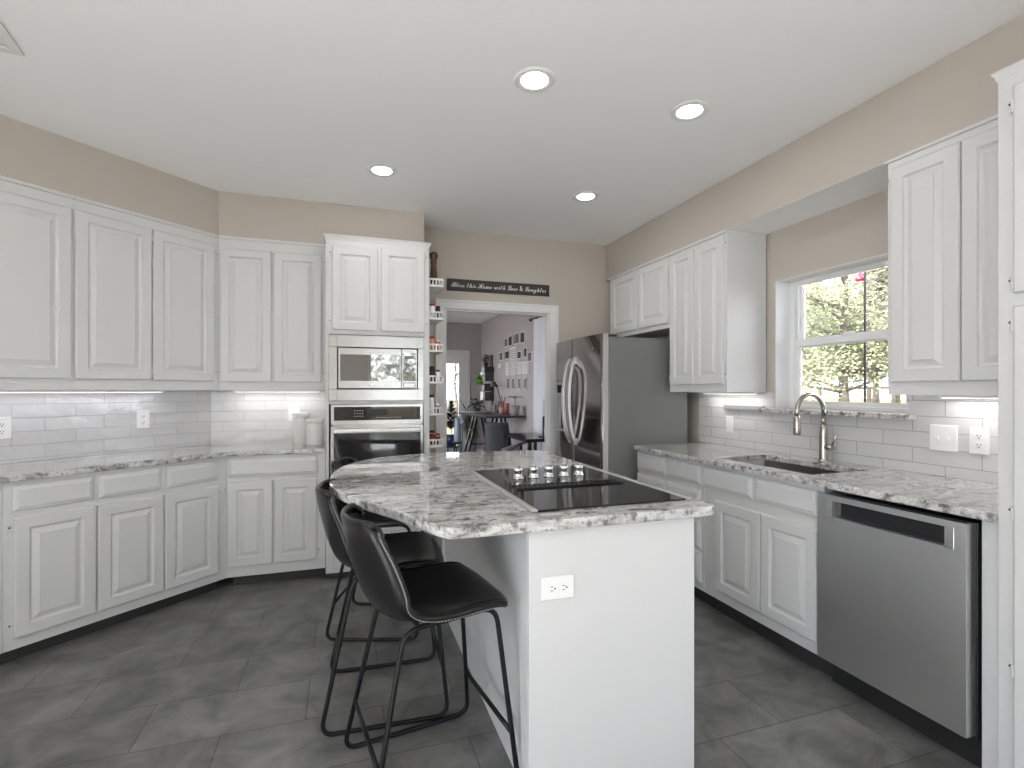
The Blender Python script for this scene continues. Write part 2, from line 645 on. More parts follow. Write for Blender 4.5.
# unseen patio doors added behind the viewer to let daylight in, with panes
fr = MB()
for x in (-3.3, -2.33, -1.36, 0.45, 1.42, 2.39):
    fr.box(x, x + 0.06, -3.26, -3.20, 0.05, 2.45)
fr.box(-3.3, -1.3, -3.26, -3.20, 0.05, 0.12).box(-3.3, -1.3, -3.26, -3.20, 2.38, 2.45)
fr.box(0.45, 2.45, -3.26, -3.20, 0.05, 0.12).box(0.45, 2.45, -3.26, -3.20, 2.38, 2.45)
wf = struct('added_door_3', fr, VINYL)
MB().box(-3.24, -1.36, -3.235, -3.230, 0.12, 2.38).box(0.51, 2.39, -3.235, -3.230, 0.12, 2.38).build('pane', GLASS, wf)
fr = MB()
for a, b, c, e in cells((-2.8, 0.5, 0.2, 2.4), [(-2.74, -1.18, 0.26, 2.34), (-1.12, 0.44, 0.26, 2.34)]):
    fr.box(p0[0] - 0.08, p0[0] - 0.03, a, b, c, e)
w3 = struct('added_window_3', fr, VINYL)  # unseen side window, added to bring in more daylight
MB().box(p0[0] - 0.057, p0[0] - 0.053, -2.74, 0.44, 0.26, 2.34).build('pane', GLASS, w3)

# soffits over the cabinets
ucx = -0.8286
struct('ceiling_soffit_left', MB().prism([LP(-1.2, -3.45), (ucx, 3.975), (0.59, 3.975), (0.59, YW), (WCX, YW), LP(-1.2, NW)], 2.395, CEIL - 0.0005), WALLP)
struct('ceiling_soffit_right', MB().box(2.36, XW, -3.1, YW, 2.367, CEIL - 0.0005).box(2.361, XW, -3.1, YW - 0.001, 2.3655, 2.367, 1), [WALLP, CEILP])  # underside in ceiling white: reflected light painted in as a paler face

# the room beyond the doorway
struct('wall_far', wall_y(FARY, FARY + 0.12, (-1.2, XW, 0, CEIL), [(1.5, 2.36, 0, 2.06)]), WALLG)
CW = (5.2, 6.85, 0.3, 2.2)
struct('wall_far_right', wall_x(XW, XW + 0.16, (YW + 0.06, FARY + 0.12, 0, CEIL), [CW]), WALLG)
struct('wall_far_left', wall_x(-1.32, -1.2, (YW + 0.07, FARY + 0.12, 0, CEIL), [(5.4, 9.2, 0.3, 2.3)]), WALLG)
fr = MB()
for a, b, c, e in cells((5.4, 9.2, 0.3, 2.3), [(5.46, 7.27, 0.36, 2.24), (7.33, 9.14, 0.36, 2.24)]):
    fr.box(-1.30, -1.25, a, b, c, e)
w4 = struct('window_4', fr, VINYL)
MB().box(-1.277, -1.273, 5.46, 9.14, 0.36, 2.24).build('pane', GLASS, w4)
portal('far_side_portal', (-1.16, 7.3, 1.3), 3.8, 2.0, (R(90), 0, R(-90)))
portal('far_window_portal', (2.79, 6.02, 1.25), 1.8, 1.6, (0, R(90), 0))

# doorway casing
cs = MB()
cs.box(0.73, 0.815, YW - 0.018, YW, 0, 2.098)
cs.box(1.776, 1.862, YW - 0.018, YW, 0, 2.098)
cs.box(0.815, 1.776, YW - 0.018, YW, 2.022, 2.098)
cs.box(0.73, 0.750, YW - 0.026, YW - 0.018, 0, 2.098).box(1.842, 1.862, YW - 0.026, YW - 0.018, 0, 2.098).box(0.75, 1.842, YW - 0.026, YW - 0.018, 2.080, 2.098)
struct('trim_1', cs, TRIM, 0.003)
jb = MB()
jb.box(0.816, 0.830, YW + 0.001, YW + 0.07, 0, 2.021).box(1.761, 1.775, YW + 0.001, YW + 0.07, 0, 2.021).box(0.83, 1.761, YW + 0.001, YW + 0.07, 2.007, 2.021)
struct('trim_2', jb, TRIM)
bb = MB().box(XW - 0.015, XW, 6.9, FARY, 0, 0.12)
struct('baseboard_far_right', bb, TRIM)
struct('baseboard_far', MB().box(-1.2, 1.43, FARY - 0.015, FARY, 0, 0.12).box(2.43, XW - 0.016, FARY - 0.015, FARY, 0, 0.12), TRIM)

# far door (half glazed, white)
dr = empty('door_1', (1.5, FARY, 0))
dr['kind'] = 'structure'
d = MB()
for a, b, c, e in cells((0.0, 0.86, 0.0, 2.06), [(0.14, 0.72, 0.30, 1.87)]):
    d.box(a, b, 0.03, 0.075, c, e)
d.build('door_panel', TRIM, dr)
MB().box(0.14, 0.72, 0.05, 0.056, 0.30, 1.87).build('pane', GLASS, dr)
d = MB().box(-0.075, 0.0, -0.018, -0.001, 0, 2.06).box(0.86, 0.935, -0.018, -0.001, 0, 2.06).box(-0.075, 0.935, -0.018, -0.001, 2.06, 2.14)
d.build('casing', TRIM, dr, 0.003)
MB().lathe([(0.012, 0), (0.012, -0.03), (0.028, -0.04), (0.028, -0.07), (0.0, -0.075)], (0.065, 0.03, 0.95), 16, axis='Y').build('door_handle', BLACKM, dr)

# kitchen window: frame, two sashes with panes
y0, y1, z0, z1 = WIN
win = empty('window_1', (2.80, 0, 0))
win['kind'] = 'structure'
f = MB()
for a, b, c, e in cells((y0, y1, z0, z1), [(y0 + 0.035, y1 - 0.035, z0 + 0.021, z1 - 0.03)]):
    f.box(0.0, 0.038, a, b, c, e)
f.build('window_frame', VINYL, win, 0.002)


def sash(x, za, zb, stile, bot, top, nm):
    g = MB()
    for a, b, c, e in cells((y0 + 0.036, y1 - 0.036, za, zb), [(y0 + 0.036 + stile, y1 - 0.036 - stile, za + bot, zb - top)]):
        g.box(x, x + 0.028, a, b, c, e)
    so = g.build('window_sash', VINYL, win, 0.003)
    MB().box(x + 0.012, x + 0.016, y0 + 0.036 + stile, y1 - 0.036 - stile, za + bot, zb - top).build('pane', GLASS, so)

sash(0.034, 1.60, z1 - 0.031, 0.028, 0.05, 0.0, 'upper')
sash(0.004, z0 + 0.022, 1.655, 0.030, 0.026, 0.05, 'lower')
MB().box(-0.006, 0.004, 2.17, 2.24, 1.645, 1.665).build('sash_lock', VINYL, win, 0.002)

# window on the side wall of the far room
f = MB()
for a, b, c, e in cells(CW, [(CW[0] + 0.05, 6.0, 0.35, 2.15), (6.04, CW[1] - 0.05, 0.35, 2.15)]):
    f.box(2.76, 2.80, a, b, c, e)
w2 = struct('window_2', f, VINYL)
MB().box(2.778, 2.782, CW[0] + 0.05, CW[1] - 0.05, 0.35, 2.15).build('pane', GLASS, w2)

bounce_rug = MB().box(-3.3, 1.2, -2.9, 0.45, 0.0005, 0.012).build('bounce_rug', simple('cream_bounce_wool', (0.80, 0.79, 0.775), 0.95, noise=0.05, scale=30, bump=0.3), None, 0.004)  # unseen pale floor cover, added to bounce sunlight onto the ceiling
tag(bounce_rug, 'unseen cream floor cover by the patio door, added to bounce light upward', 'bounce_rug')
# ceiling vent
v = empty('ceiling_vent', (-1.37, 2.47, CEIL), 0.0, 'white louvred air vent set in the ceiling above the long angled counter', 'vent')
g = MB()
for a, b, c, e in cells((-0.14, 0.14, -0.12, 0.12), [(-0.105, 0.105, -0.085, 0.085)]):
    g.box(a, b, c, e, -0.010, 0.0)
g.build('frame', TRIM, v, 0.002)
g = MB()  # unseen patio, added and kept pale to throw sunlight up through the openings
for i in range(7):
    yy = -0.075 + i * 0.025
    g.obox((-0.105, yy, -0.006), (0.105, yy, -0.006), 0.018, 0.002)
g.build('louvre', TRIM, v)
v.rotation_euler = (0, 0, R(8))

# ------------------------------------------------------------ downlights
dl_labels = ['recessed round ceiling light, biggest in view, over the cooktop end of the island',
             'recessed round ceiling light between the island and the window counter, close to the camera',
             'small recessed ceiling light in front of the wall oven cabinet',
             'small recessed ceiling light in front of the refrigerator',
             'recessed round ceiling light over the open floor beside the angled counter',
             'recessed round ceiling light over the open floor by the pantry cabinet',
             'recessed round ceiling light by the patio door, on the blank wall side',
             'recessed round ceiling light by the patio door, on the pantry side']
proto_dl = None
for (x, y), lab in zip(DOWNLIGHTS, dl_labels):
    if proto_dl is None:
        t = empty('downlight', (x, y, CEIL), 0, lab, 'ceiling light', 'recessed ceiling lights')
        MB().lathe([(0.062, -0.004), (0.066, -0.007), (0.085, -0.009), (0.092, -0.003), (0.092, 0.0)], seg=40).build('trim_ring', TRIM, t)
        MB().lathe([(0.0, -0.0055), (0.03, -0.0055), (0.060, -0.005), (0.0615, -0.002)], seg=40).build('lens', LENS, t)
        proto_dl = t
    else:
        t = copy_tree(proto_dl, (x, y, CEIL), 0, lab)
    area_light('downlight_lamp', (0, 0, -0.012), 0.115, 0.115, LAMP_W, (1.0, 0.985, 0.96), parent=t, shape='DISK')


# ------------------------------------------------------------ cabinet parts (local frame: x along the run, y into the wall, z up)
def panel_door(root, x0, x1, za, zb, hinge=None, arch=False, t=0.020, stile=0.055, hz=None):
    def lp(i, y):
        return [(x0 + i, y, za + i), (x1 - i, y, za + i), (x1 - i, y, zb - i), (x0 + i, y, zb - i)]
    L_ = [lp(0, -0.0005), lp(0, -t + 0.006), lp(0.004, -t + 0.001), lp(0.008, -t), lp(stile, -t), lp(stile + 0.003, -t + 0.008), lp(stile + 0.010, -t + 0.012),
          lp(stile + 0.014, -t + 0.012), lp(stile + 0.038, -t + 0.003), lp(stile + 0.039, -t + 0.0005)]
    o = MB().rings(L_).build('door', WHITE, root)
    if hinge:
        hx = x0 - 0.004 if hinge == 'l' else x1 + 0.004
        for z in (hz or (za + 0.055, zb - 0.055)):
            h = MB().lathe([(0.0045, -0.020), (0.0055, -0.018), (0.0055, 0.018), (0.0045, 0.020)], (hx, -0.010, z), 8)
            sg = -1 if hinge == 'l' else 1
            h.box(min(hx, hx + sg * 0.014), max(hx, hx + sg * 0.014), -0.004, -0.0005, z - 0.022, z + 0.022)
            h.lathe([(0.0040, 0), (0.0040, -0.0035)], (hx + sg * 0.009, -0.0035, z + 0.010), 8, mi=1, axis='Y')
            h.build('hinge', [WHITE, SLOT], o)
    return o


def drawer_front(root, x0, x1, za, zb, t=0.020):
    def lp(i, y):
        return [(x0 + i, y, za + i), (x1 - i, y, za + i), (x1 - i, y, zb - i), (x0 + i, y, zb - i)]
    return MB().rings([lp(0, -0.0005), lp(0, -t + 0.010), lp(0.004, -t + 0.0065), lp(0.016, -t + 0.0035), lp(0.019, -t + 0.0005), lp(0.021, -t)]).build('drawer', WHITE, root)


def cabinet(name, loc, rotz, W, D, za, zb, label, group=None, doors=(), drawers=(), toe=None, body=None, cat='cabinet'):
    root = empty(name, loc, rotz, label, cat, group)
    mb = MB()
    if body:
        mb.prism(body, za, zb)
    else:
        mb.box(0, W, 0, D, za, zb)
    mb.build('cabinet_body', WHITE, root, 0.0005)
    if name == 'wall_cabinet' and zb > 2.36:
        MB().box(0, W, -0.014, -0.0005, zb - 0.020, zb - 0.001).build('top_molding', WHITE, root, 0.003)
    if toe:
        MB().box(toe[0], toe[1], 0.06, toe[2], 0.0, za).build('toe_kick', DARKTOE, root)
    for d_ in doors:
        panel_door(root, *d_)
    for d_ in drawers:
        drawer_front(root, *d_)
    return root

# --- base cabinets on the angled run (origin at s, n=-3.265)
NB = -3.265
DB = abs(NW - NB) - 0.012


def Lloc(s, n):
    p = LP(s, n)
    return (p[0], p[1], 0)

CXB = -0.7441
SB = 2.0817
cabinet('base_cabinet', Lloc(0.33, NB), ROT_L, 0.65, DB, 0.075, 0.884,
        'white angled-run base cabinet cut by the picture edge, before the first hinged door', 'white base cabinets',
        doors=[(0.03, 0.62, 0.128, 0.708, 'l')], drawers=[(0.03, 0.62, 0.735, 0.860)], toe=(0, 0.65, DB))
cabinet('base_cabinet', Lloc(0.982, NB), ROT_L, 0.3729, DB, 0.075, 0.884,
        'white angled-run base cabinet with one wide drawer over one wide hinged door', 'white base cabinets',
        doors=[(0.036, 0.368, 0.129, 0.708, 'l')], drawers=[(0.034, 0.355, 0.738, 0.859)], toe=(0, 0.372, DB))
x0 = 1.355
bd = [(0, 0), (SB - x0, 0), (SB - x0 + 0.20, DB), (0, DB)]
cabinet('base_cabinet', Lloc(x0, NB), ROT_L, SB - x0, DB, 0.075, 0.884,
        'white angled-run base cabinet with two drawers over two doors, meeting the corner', 'white base cabinets',
        doors=[(0.002, 0.331, 0.129, 0.700), (0.338, 0.661, 0.129, 0.700, 'r')],
        drawers=[(0.011, 0.313, 0.738, 0.859), (0.351, 0.660, 0.738, 0.859)], toe=(0, SB - x0 - 0.03, DB), body=bd)
# --- base cabinet on the back run
YB = 3.80
wb = -0.129 - CXB
cabinet('base_cabinet', (CXB, YB, 0), 0, wb, YW - YB, 0.075, 0.884,
        'white base cabinet with one long drawer over two narrow doors, beside the wall oven', 'white base cabinets',
        doors=[(0.006, 0.278, 0.146, 0.712, 'l'), (0.288, 0.560, 0.146, 0.712, 'r')], drawers=[(0.010, 0.560, 0.742, 0.860)],
        toe=(0.03, wb, YW - YB - 0.012), body=[(0, 0), (wb, 0), (wb, YW - YB - 0.012), (-0.195, YW - YB - 0.012)])

# --- upper cabinets, angled run
NU = -3.45
DU = abs(NW - NU) - 0.012
cabinet('wall_cabinet', Lloc(0.30, NU), ROT_L, 1.0259, DU, 1.322, 2.393,
        'white wall cabinet on the angled run, cut by the picture edge, widest door', 'white wall cabinets',
        doors=[(0.03, 0.50, 1.384, 2.317), (0.508, 1.012, 1.384, 2.317)])
su = 2.1412
cabinet('wall_cabinet', Lloc(1.326, NU), ROT_L, su - 1.326, DU, 1.322, 2.393,
        'white wall cabinet on the angled run with two doors, ending at the inside corner', 'white wall cabinets',
        doors=[(0.004, 0.386, 1.384, 2.317, 'r'), (0.394, 0.776, 1.384, 2.317, 'r')], body=[(0, 0), (su - 1.326, 0), (su - 1.326 + 0.125, DU), (0, DU)])
# --- upper cabinet, back run
wu = -0.129 - ucx
cabinet('wall_cabinet', (ucx, 3.975, 0), 0, wu, YW - 3.975, 1.322, 2.393,
        'white two-door wall cabinet on the flat back wall, above the canisters', 'white wall cabinets',
        doors=[(0.010, 0.333, 1.380, 2.307, 'l'), (0.349, 0.669, 1.380, 2.307, 'r')], body=[(0, 0), (wu, 0), (wu, 0.323), (-0.11, 0.323)])

# --- oven tower
tw = empty('oven_cabinet', (-0.125, 3.76, 0), 0, 'tall white cabinet holding the microwave and the wall oven, two doors on top', 'cabinet')
TWW, TWD = 0.717, YW - 3.76 - 0.002
t = MB()
t.box(0, TWW, 0.0, TWD, 1.716, 2.388)           # upper box
t.box(0, 0.021, 0.0, TWD, 0.045, 1.716)          # sides
t.box(TWW - 0.040, TWW, 0.0, TWD, 0.045, 1.716)
t.box(0.021, TWW - 0.04, 0.0, TWD, 1.226, 1.246)
t.box(0.021, TWW - 0.04, 0.0, TWD, 0.045, 0.40)
t.box(0.021, TWW - 0.04, TWD - 0.02, TWD, 0.40, 1.716)
t.build('cabinet_body', WHITE, tw, 0.0015)
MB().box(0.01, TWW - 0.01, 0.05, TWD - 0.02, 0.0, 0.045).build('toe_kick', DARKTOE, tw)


def crown(root, x0, x1, y0, y1, z, h, out, nm='crown_molding'):
    lo = []
    for dz, i in ((0, 0.0), (h * 0.25, 0.004), (h * 0.55, out * 0.45), (h * 0.8, out * 0.85), (h * 0.85, out), (h, out)):
        lo.append([(x0 - i, y0 - i, z + dz), (x1 + i, y0 - i, z + dz), (x1 + i, y1, z + dz), (x0 - i, y1, z + dz)])
    return MB().rings(lo).build(nm, WHITE, root)

crown(tw, 0, TWW, 0, 0.212, 2.372, 0.038, 0.017)
panel_door(tw, 0.041, 0.350, 1.745, 2.330, 'l')
panel_door(tw, 0.372, 0.684, 1.745, 2.345, 'r')
panel_door(tw, 0.041, 0.350, 0.08, 0.37)
panel_door(tw, 0.372, 0.684, 0.08, 0.37)

# microwave with trim kit
mw = empty('microwave', (-0.104, 3.76, 1.248), 0, 'built-in stainless microwave with wide trim frame, above the wall oven', 'microwave')
g = MB()
MWW, MWH = 0.654, 0.462
for a, b, c, e in cells((0, MWW, 0, MWH), [(0.053, 0.613, 0.080, 0.379)]):
    g.box(a, b, -0.012, -0.0008, c, e)
g.build('trim_frame', STEEL, mw, 0.002)
MB().box(0.054, 0.612, 0.000, 0.35, 0.081, 0.378).build('cavity_box', BLACKP, mw)
do = MB().box(0.061, 0.494, -0.020, -0.001, 0.088, 0.372).build('microwave_door', STEEL, mw, 0.002)
MB().box(0.075, 0.489, -0.0225, -0.020, 0.141, 0.326).build('door_glass', MICROG, do)
MB().lathe([(0.0085, 0), (0.0085, -0.002)], (0.29, -0.020, 0.113), 20, axis='Y').build('logo_badge', HANDLE, do)
cp = MB().box(0.497, 0.605, -0.020, -0.001, 0.088, 0.372).build('control_panel', STEEL, mw, 0.002)
MB().box(0.502, 0.600, -0.0225, -0.020, 0.141, 0.345).build('control_glass', MICROG, cp)
MB().box(0.518, 0.585, -0.0235, -0.0225, 0.300, 0.325).build('clock_display', BLACKG, cp)
g = MB()
for i in range(3):
    for j in range(4):
        g.box(0.520 + i * 0.024, 0.534 + i * 0.024, -0.0235, -0.0225, 0.160 + j * 0.030, 0.170 + j * 0.030)
g.build('keypad', GREYP, cp)
g = MB()
for a, b, c, e in cells((0.508, 0.595, 0.095, 0.130), [(0.512, 0.591, 0.099, 0.126)]):
    g.box(a, b, -0.0215, -0.020, c, e)
g.build('open_button', BLACKP, cp)

# wall oven
ov = empty('wall_oven', (-0.092, 3.76, 0.42), 0, 'built-in stainless wall oven with black glass, below the microwave', 'oven')
MB().box(0, 0.638, -0.014, -0.0008, 0.660, 0.803).box(0.012, 0.626, 0, 0.5, 0.0, 0.80).build('oven_body', STEEL, ov, 0.002)
cpn = MB().box(0.021, 0.617, -0.018, -0.014, 0.690, 0.785).build('control_panel', BLACKG, ov, 0.001)
MB().box(0.24, 0.38, -0.019, -0.018, 0.722, 0.765).build('clock_display', BLACKP, cpn)
g = MB()
for i in range(4):
    for j in range(3):
        g.box(0.155 + i * 0.018, 0.163 + i * 0.018, -0.0188, -0.018, 0.715 + j * 0.020, 0.722 + j * 0.020)
g.build('keypad', GREYP, cpn)
g = MB()
for i in range(10):
    g.box(0.305 + i * 0.018, 0.313 + i * 0.018, -0.0192, -0.0182, 0.706, 0.712)
g.build('button_row', GREYP, cpn)
dd = MB().box(0, 0.638, -0.030, -0.001, 0.0, 0.650).build('oven_door', STEEL, ov, 0.003)
MB().box(0.020, 0.618, -0.033, -0.030, 0.07, 0.600).build('door_glass', OVENG, dd, 0.001)
h = MB().box(0.022, 0.616, -0.080, -0.060, 0.606, 0.634).box(0.04, 0.065, -0.062, -0.029, 0.610, 0.630).box(0.573, 0.598, -0.062, -0.029, 0.610, 0.630)
h.build('handle', HANDLE, dd, 0.006, seg=3)

# spice rack on the side of the oven tower
RK = empty('spice_rack', (0.594, 3.80, 0), 0, 'narrow white wooden spice rack with many shelves on the side of the oven cabinet', 'rack')
g = MB()
g.box(0, 0.008, 0, 0.30, 0.55, 2.165)
g.build('back_board', TRIM, RK)
SH = [2.115, 1.868, 1.625, 1.388, 1.150, 0.910, 0.690]
for z in SH:
    s_ = MB().box(0.008, 0.104, 0, 0.30, z - 0.012, z)
    s_.build('shelf', TRIM, RK)
    q = MB()
    for z0_, z1_ in ((z - 0.016, z - 0.002), (z + 0.034, z + 0.046)):
        q.box(0.004, 0.112, -0.010, 0.0, z0_, z1_)
        q.box(0.104, 0.112, 0.0, 0.30, z0_, z1_)
    for xx in (0.004, 0.030, 0.054, 0.078, 0.104):
        q.box(xx, xx + 0.008, -0.010, 0.0, z - 0.002, z + 0.034)
    for yy in (0.05, 0.12, 0.19, 0.26):
        q.box(0.104, 0.112, yy, yy + 0.02, z - 0.002, z + 0.034)
    q.build('guard_rail', TRIM, RK)


def jar(loc, r, h, content, lid, label, fill=0.7, glass=True):
    t_ = empty('spice_jar', loc, 0, label, 'jar', 'jars on the spice rack')
    if glass:
        MB().lathe([(r * 0.9, 0.0), (r, 0.004), (r, h * 0.78), (r * 0.8, h * 0.84)], seg=16).build('jar_body', JARG, t_)
        MB().lathe([(r * 0.85, 0.003), (r * 0.88, h * fill)], seg=16).build('contents', content, t_)
    else:
        MB().lathe([(r * 0.95, 0.0), (r, 0.004), (r, h * 0.80), (r * 0.9, h * 0.84)], seg=16).build('jar_body', content, t_)
    MB().lathe([(r * 0.86, h * 0.83), (r * 0.88, h * 0.84), (r * 0.88, h * 0.985), (r * 0.8, h)], seg=16).build('lid', lid, t_)
    return t_

rx, ry = 0.594, 3.80
JARS = [
    (1, 0.033, 0.05, 0.026, 0.110, PLATE, REDLID, 'white spice jar with red lid on the second rack shelf', False),
    (1, 0.080, 0.05, 0.018, 0.095, BLACKP, BLACKP, 'slim black spice jar on the second rack shelf', False),
    (2, 0.033, 0.05, 0.024, 0.105, PINKS, SPICE, 'copper pink spice tin with rust lid on the third rack shelf', False),
    (2, 0.080, 0.05, 0.018, 0.080, TERRA, PLATE, 'orange spice jar with pale lid on the third rack shelf', False),
    (3, 0.033, 0.05, 0.024, 0.115, BROWNS, BLACKP, 'glass jar of brown spice with black lid on the fourth rack shelf', True),
    (3, 0.080, 0.05, 0.018, 0.090, PLATE, BLACKP, 'white and black small shaker on the fourth rack shelf', False),
    (4, 0.031, 0.05, 0.020, 0.140, PLATE, BLACKP, 'tall pale bottle with black cap on the fifth rack shelf', False),
    (4, 0.076, 0.05, 0.020, 0.070, SPICE, PLATE, 'short red spice jar on the fifth rack shelf', True),
    (5, 0.033, 0.05, 0.025, 0.085, SPICE, REDLID, 'bright red spice jar with red lid on the sixth rack shelf', True),
    (5, 0.080, 0.05, 0.018, 0.085, SPICE, REDLID, 'slim bright red spice jar on the sixth rack shelf', True),
    (6, 0.050, 0.05, 0.034, 0.100, PAPER, PLATE, 'wide pale jar on the lowest visible rack shelf', True)]
for k, jx, jy, r, h, c, l_, lab, gl in JARS:
    jar((rx + jx, ry + jy, SH[k]), r, h, c, l_, lab, glass=gl)
for k, lab in ((1, 'brown spice jar at the back of the second rack shelf'), (3, 'brown spice jar at the back of the fourth rack shelf'), (5, 'brown spice jar at the back of the sixth rack shelf')):
    jar((rx + 0.05, ry + 0.16, SH[k]), 0.025, 0.10, BROWNS, BLACKP, lab)
pm = MB().lathe([(0.034, 0), (0.036, 0.012), (0.033, 0.035), (0.029, 0.055), (0.023, 0.12), (0.020, 0.155), (0.024, 0.175), (0.021, 0.19),
                 (0.027, 0.205), (0.032, 0.225), (0.031, 0.240), (0.018, 0.252), (0.0, 0.255)], seg=20).build('pepper_mill', WALNUT, loc=(0.640, 3.84, 2.115))
tag(pm, 'tall dark wooden pepper mill on top of the spice rack', 'pepper mill')

# sign over the doorway
sg = empty('wall_sign', (0.831, YW - 0.018, 2.18), 0, 'long black board sign with white script over the doorway', 'sign')
MB().box(0, 0.942, 0, 0.0175, 0.0, 0.100).build('board', SIGNB, sg, 0.002)


def script(s):
    out = ''
    for ch in s:
        if 'A' <= ch <= 'Z':
            out += chr(0x1D4D0 + ord(ch) - 65)
        elif 'a' <= ch <= 'z':
            out += chr(0x1D4EA + ord(ch) - 97)
        else:
            out += ch
    return out

tc_ = bpy.data.curves.new('lettering', 'FONT')
tc_.fill_mode = 'FRONT'
tc_.body = script('Bless this Home with Love & Laughter')
tc_.size = 0.062
tc_.align_x = 'CENTER'
tc_.align_y = 'CENTER'
tc_.extrude = 0.0008
tc_.offset = 0.0
tc_.materials.append(SIGNW)
to = bpy.data.objects.new('lettering', tc_)
COL.objects.link(to)
to.parent = sg
to.location = (0.471, -0.0012, 0.050)
to.rotation_euler = (R(90), 0, 0)
bpy.context.view_layer.update()
if to.dimensions.x > 0.01:
    k_ = 0.875 / to.dimensions.x
    me_ = bpy.data.meshes.new_from_object(to.evaluated_get(bpy.context.evaluated_depsgraph_get()))
    for v_ in me_.vertices:
        v_.co.x *= k_
        v_.co.y *= min(k_, 1.25) * 1.25
    tm = bpy.data.objects.new('painted_words', me_)
    COL.objects.link(tm)
    tm.parent = sg
    tm.location = to.location.copy()
    tm.rotation_euler = (R(90), 0, 0)
    bpy.data.objects.remove(to)

# ------------------------------------------------------------ counters and splashbacks (angled and back run)
CT = 0.918
poly = [LP(0.33, -3.235), (None), (-0.127, 3.775), (-0.127, YW - 0.001), (WCX, YW - 0.001), LP(0.33, NW + 0.001)]
# front corner of the counter where the two edges meet
xk = (-3.235 + 3.775 * math.sin(LA)) / math.cos(LA)
poly[1] = (xk, 3.775)
ct = MB().prism(poly, 0.885, CT, 0, 1).build('countertop', [GRAN, GRANE], None, 0.004)
tag(ct, 'polished grey granite counter along the angled wall and back wall', 'counter')


def strip_l(s0, s1, z0_, z1_):
    return MB().prism([LP(s0, NW + 0.001), LP(s1, NW + 0.001), LP(s1 - 0.003, NW + 0.009), LP(s0, NW + 0.009)], z0_, z1_)

sl = MB().box(0, 2.05, -0.0095, -0.0005, CT + 0.001, 1.321).build('wall_tiles_left', SPLASH_B, loc=Lloc(0.30, NW), rotz=ROT_L)
sl['kind'] = 'structure'
sb_ = MB().box(WCX + 0.008, -0.127, YW - 0.0095, YW - 0.0005, CT + 0.001, 1.321).build('wall_tiles_back', SPLASH_B)
sb_['kind'] = 'structure'


def canister(loc, r, h, lab):
    t_ = empty('canister', loc, 0, lab, 'canister', 'white canisters by the oven')
    MB().lathe([(r * 0.94, 0), (r, 0.006), (r, h * 0.80), (r * 0.98, h * 0.83)], seg=32).build('canister_body', CERAMIC, t_)
    MB().lathe([(r * 0.985, h * 0.83), (r * 1.01, h * 0.835), (r * 1.01, h * 0.865), (r * 0.985, h * 0.87)], seg=32).build('band', HANDLE, t_)
    MB().lathe([(r * 1.02, h * 0.872), (r * 1.05, h * 0.885), (r * 1.05, h * 0.955), (r * 0.98, h), (0, h)], seg=32).build('lid', CERAMIC, t_)
    MB().box(r * 0.97, r * 1.07, -0.008, 0.008, h * 0.70, h * 0.93).build('clasp', HANDLE, t_, 0.002)
    return t_

canister((-0.315, 4.17, CT), 0.060, 0.235, 'taller white ceramic canister with lid, in front of the wall plate')
canister((-0.212, 4.04, CT), 0.062, 0.195, 'shorter white ceramic canister with lid, touching the oven cabinet side')


# ------------------------------------------------------------ outlets and switches
def plate(name, loc, rotz, w, h, label, cat, parts=('outlet',), horizontal=False):
    t_ = empty(name, loc, rotz, label, cat)
    MB().box(-w / 2, w / 2, -0.007, -0.0005, -h / 2, h / 2).build('cover_plate', PLATE, t_, 0.003)
    if 'outlet' in parts:
        for q in (-1, 1):
            cx, cz = (q * 0.020, 0) if horizontal else (0, q * 0.020)
            fc = MB().box(cx - 0.016, cx + 0.016, -0.009, -0.007, cz - 0.014, cz + 0.014).build('receptacle', PLATE, t_, 0.002)
            g_ = MB()
            if horizontal:
                g_.box(cx - 0.006, cx + 0.002, -0.0097, -0.009, 0.005, 0.007).box(cx - 0.006, cx + 0.002, -0.0097, -0.009, -0.007, -0.005)
                g_.box(cx + 0.006, cx + 0.011, -0.0097, -0.009, -0.0025, 0.0025)
            else:
                g_.box(cx - 0.007, cx - 0.005, -0.0097, -0.009, cz - 0.002, cz + 0.007).box(cx + 0.005, cx + 0.007, -0.0097, -0.009, cz - 0.002, cz + 0.007)
                g_.box(cx - 0.0025, cx + 0.0025, -0.0097, -0.009, cz - 0.011, cz - 0.006)
            g_.build('slots', SLOT, fc)
    if 'toggles' in parts:
        for q in (-1, 1):
            MB().box(q * 0.023 - 0.005, q * 0.023 + 0.005, -0.016, -0.007, -0.010, 0.006).build('toggle', PLATE, t_, 0.002)
    if 'rocker' in parts:
        MB().box(-0.017, 0.017, -0.010, -0.007, -0.034, 0.034).build('rocker', PLATE, t_, 0.002)
    return t_

p = LP(1.130, NW + 0.0095)
plate('wall_outlet', (p[0], p[1], 1.115), ROT_L, 0.078, 0.120, 'white outlet on the angled tile wall at the picture edge', 'outlet')
p = LP(1.824, NW + 0.0095)
plate('wall_outlet', (p[0], p[1], 1.128), ROT_L, 0.078, 0.120, 'white outlet on the angled tile wall, the one near the corner', 'outlet')
plate('wall_switch', (-0.375, YW - 0.0095, 1.145), 0, 0.085, 0.125, 'white rocker switch plate behind the taller canister', 'switch', ('rocker',))
plate('wall_switch', (XW - 0.0095, 1.630, 1.098), ROT_R, 0.118, 0.122, 'wide white double toggle switch plate on the tiles by the window sill', 'switch', ('toggles',))
plate('wall_outlet', (XW - 0.0095, 1.487, 1.098), ROT_R, 0.075, 0.120, 'white outlet on the tiles beside the double switch', 'outlet')
plate('wall_switch', (XW - 0.0095, 3.024, 1.075), ROT_R, 0.072, 0.118, 'white rocker switch on the tiles under the magnetic knife strip', 'switch', ('rocker',))
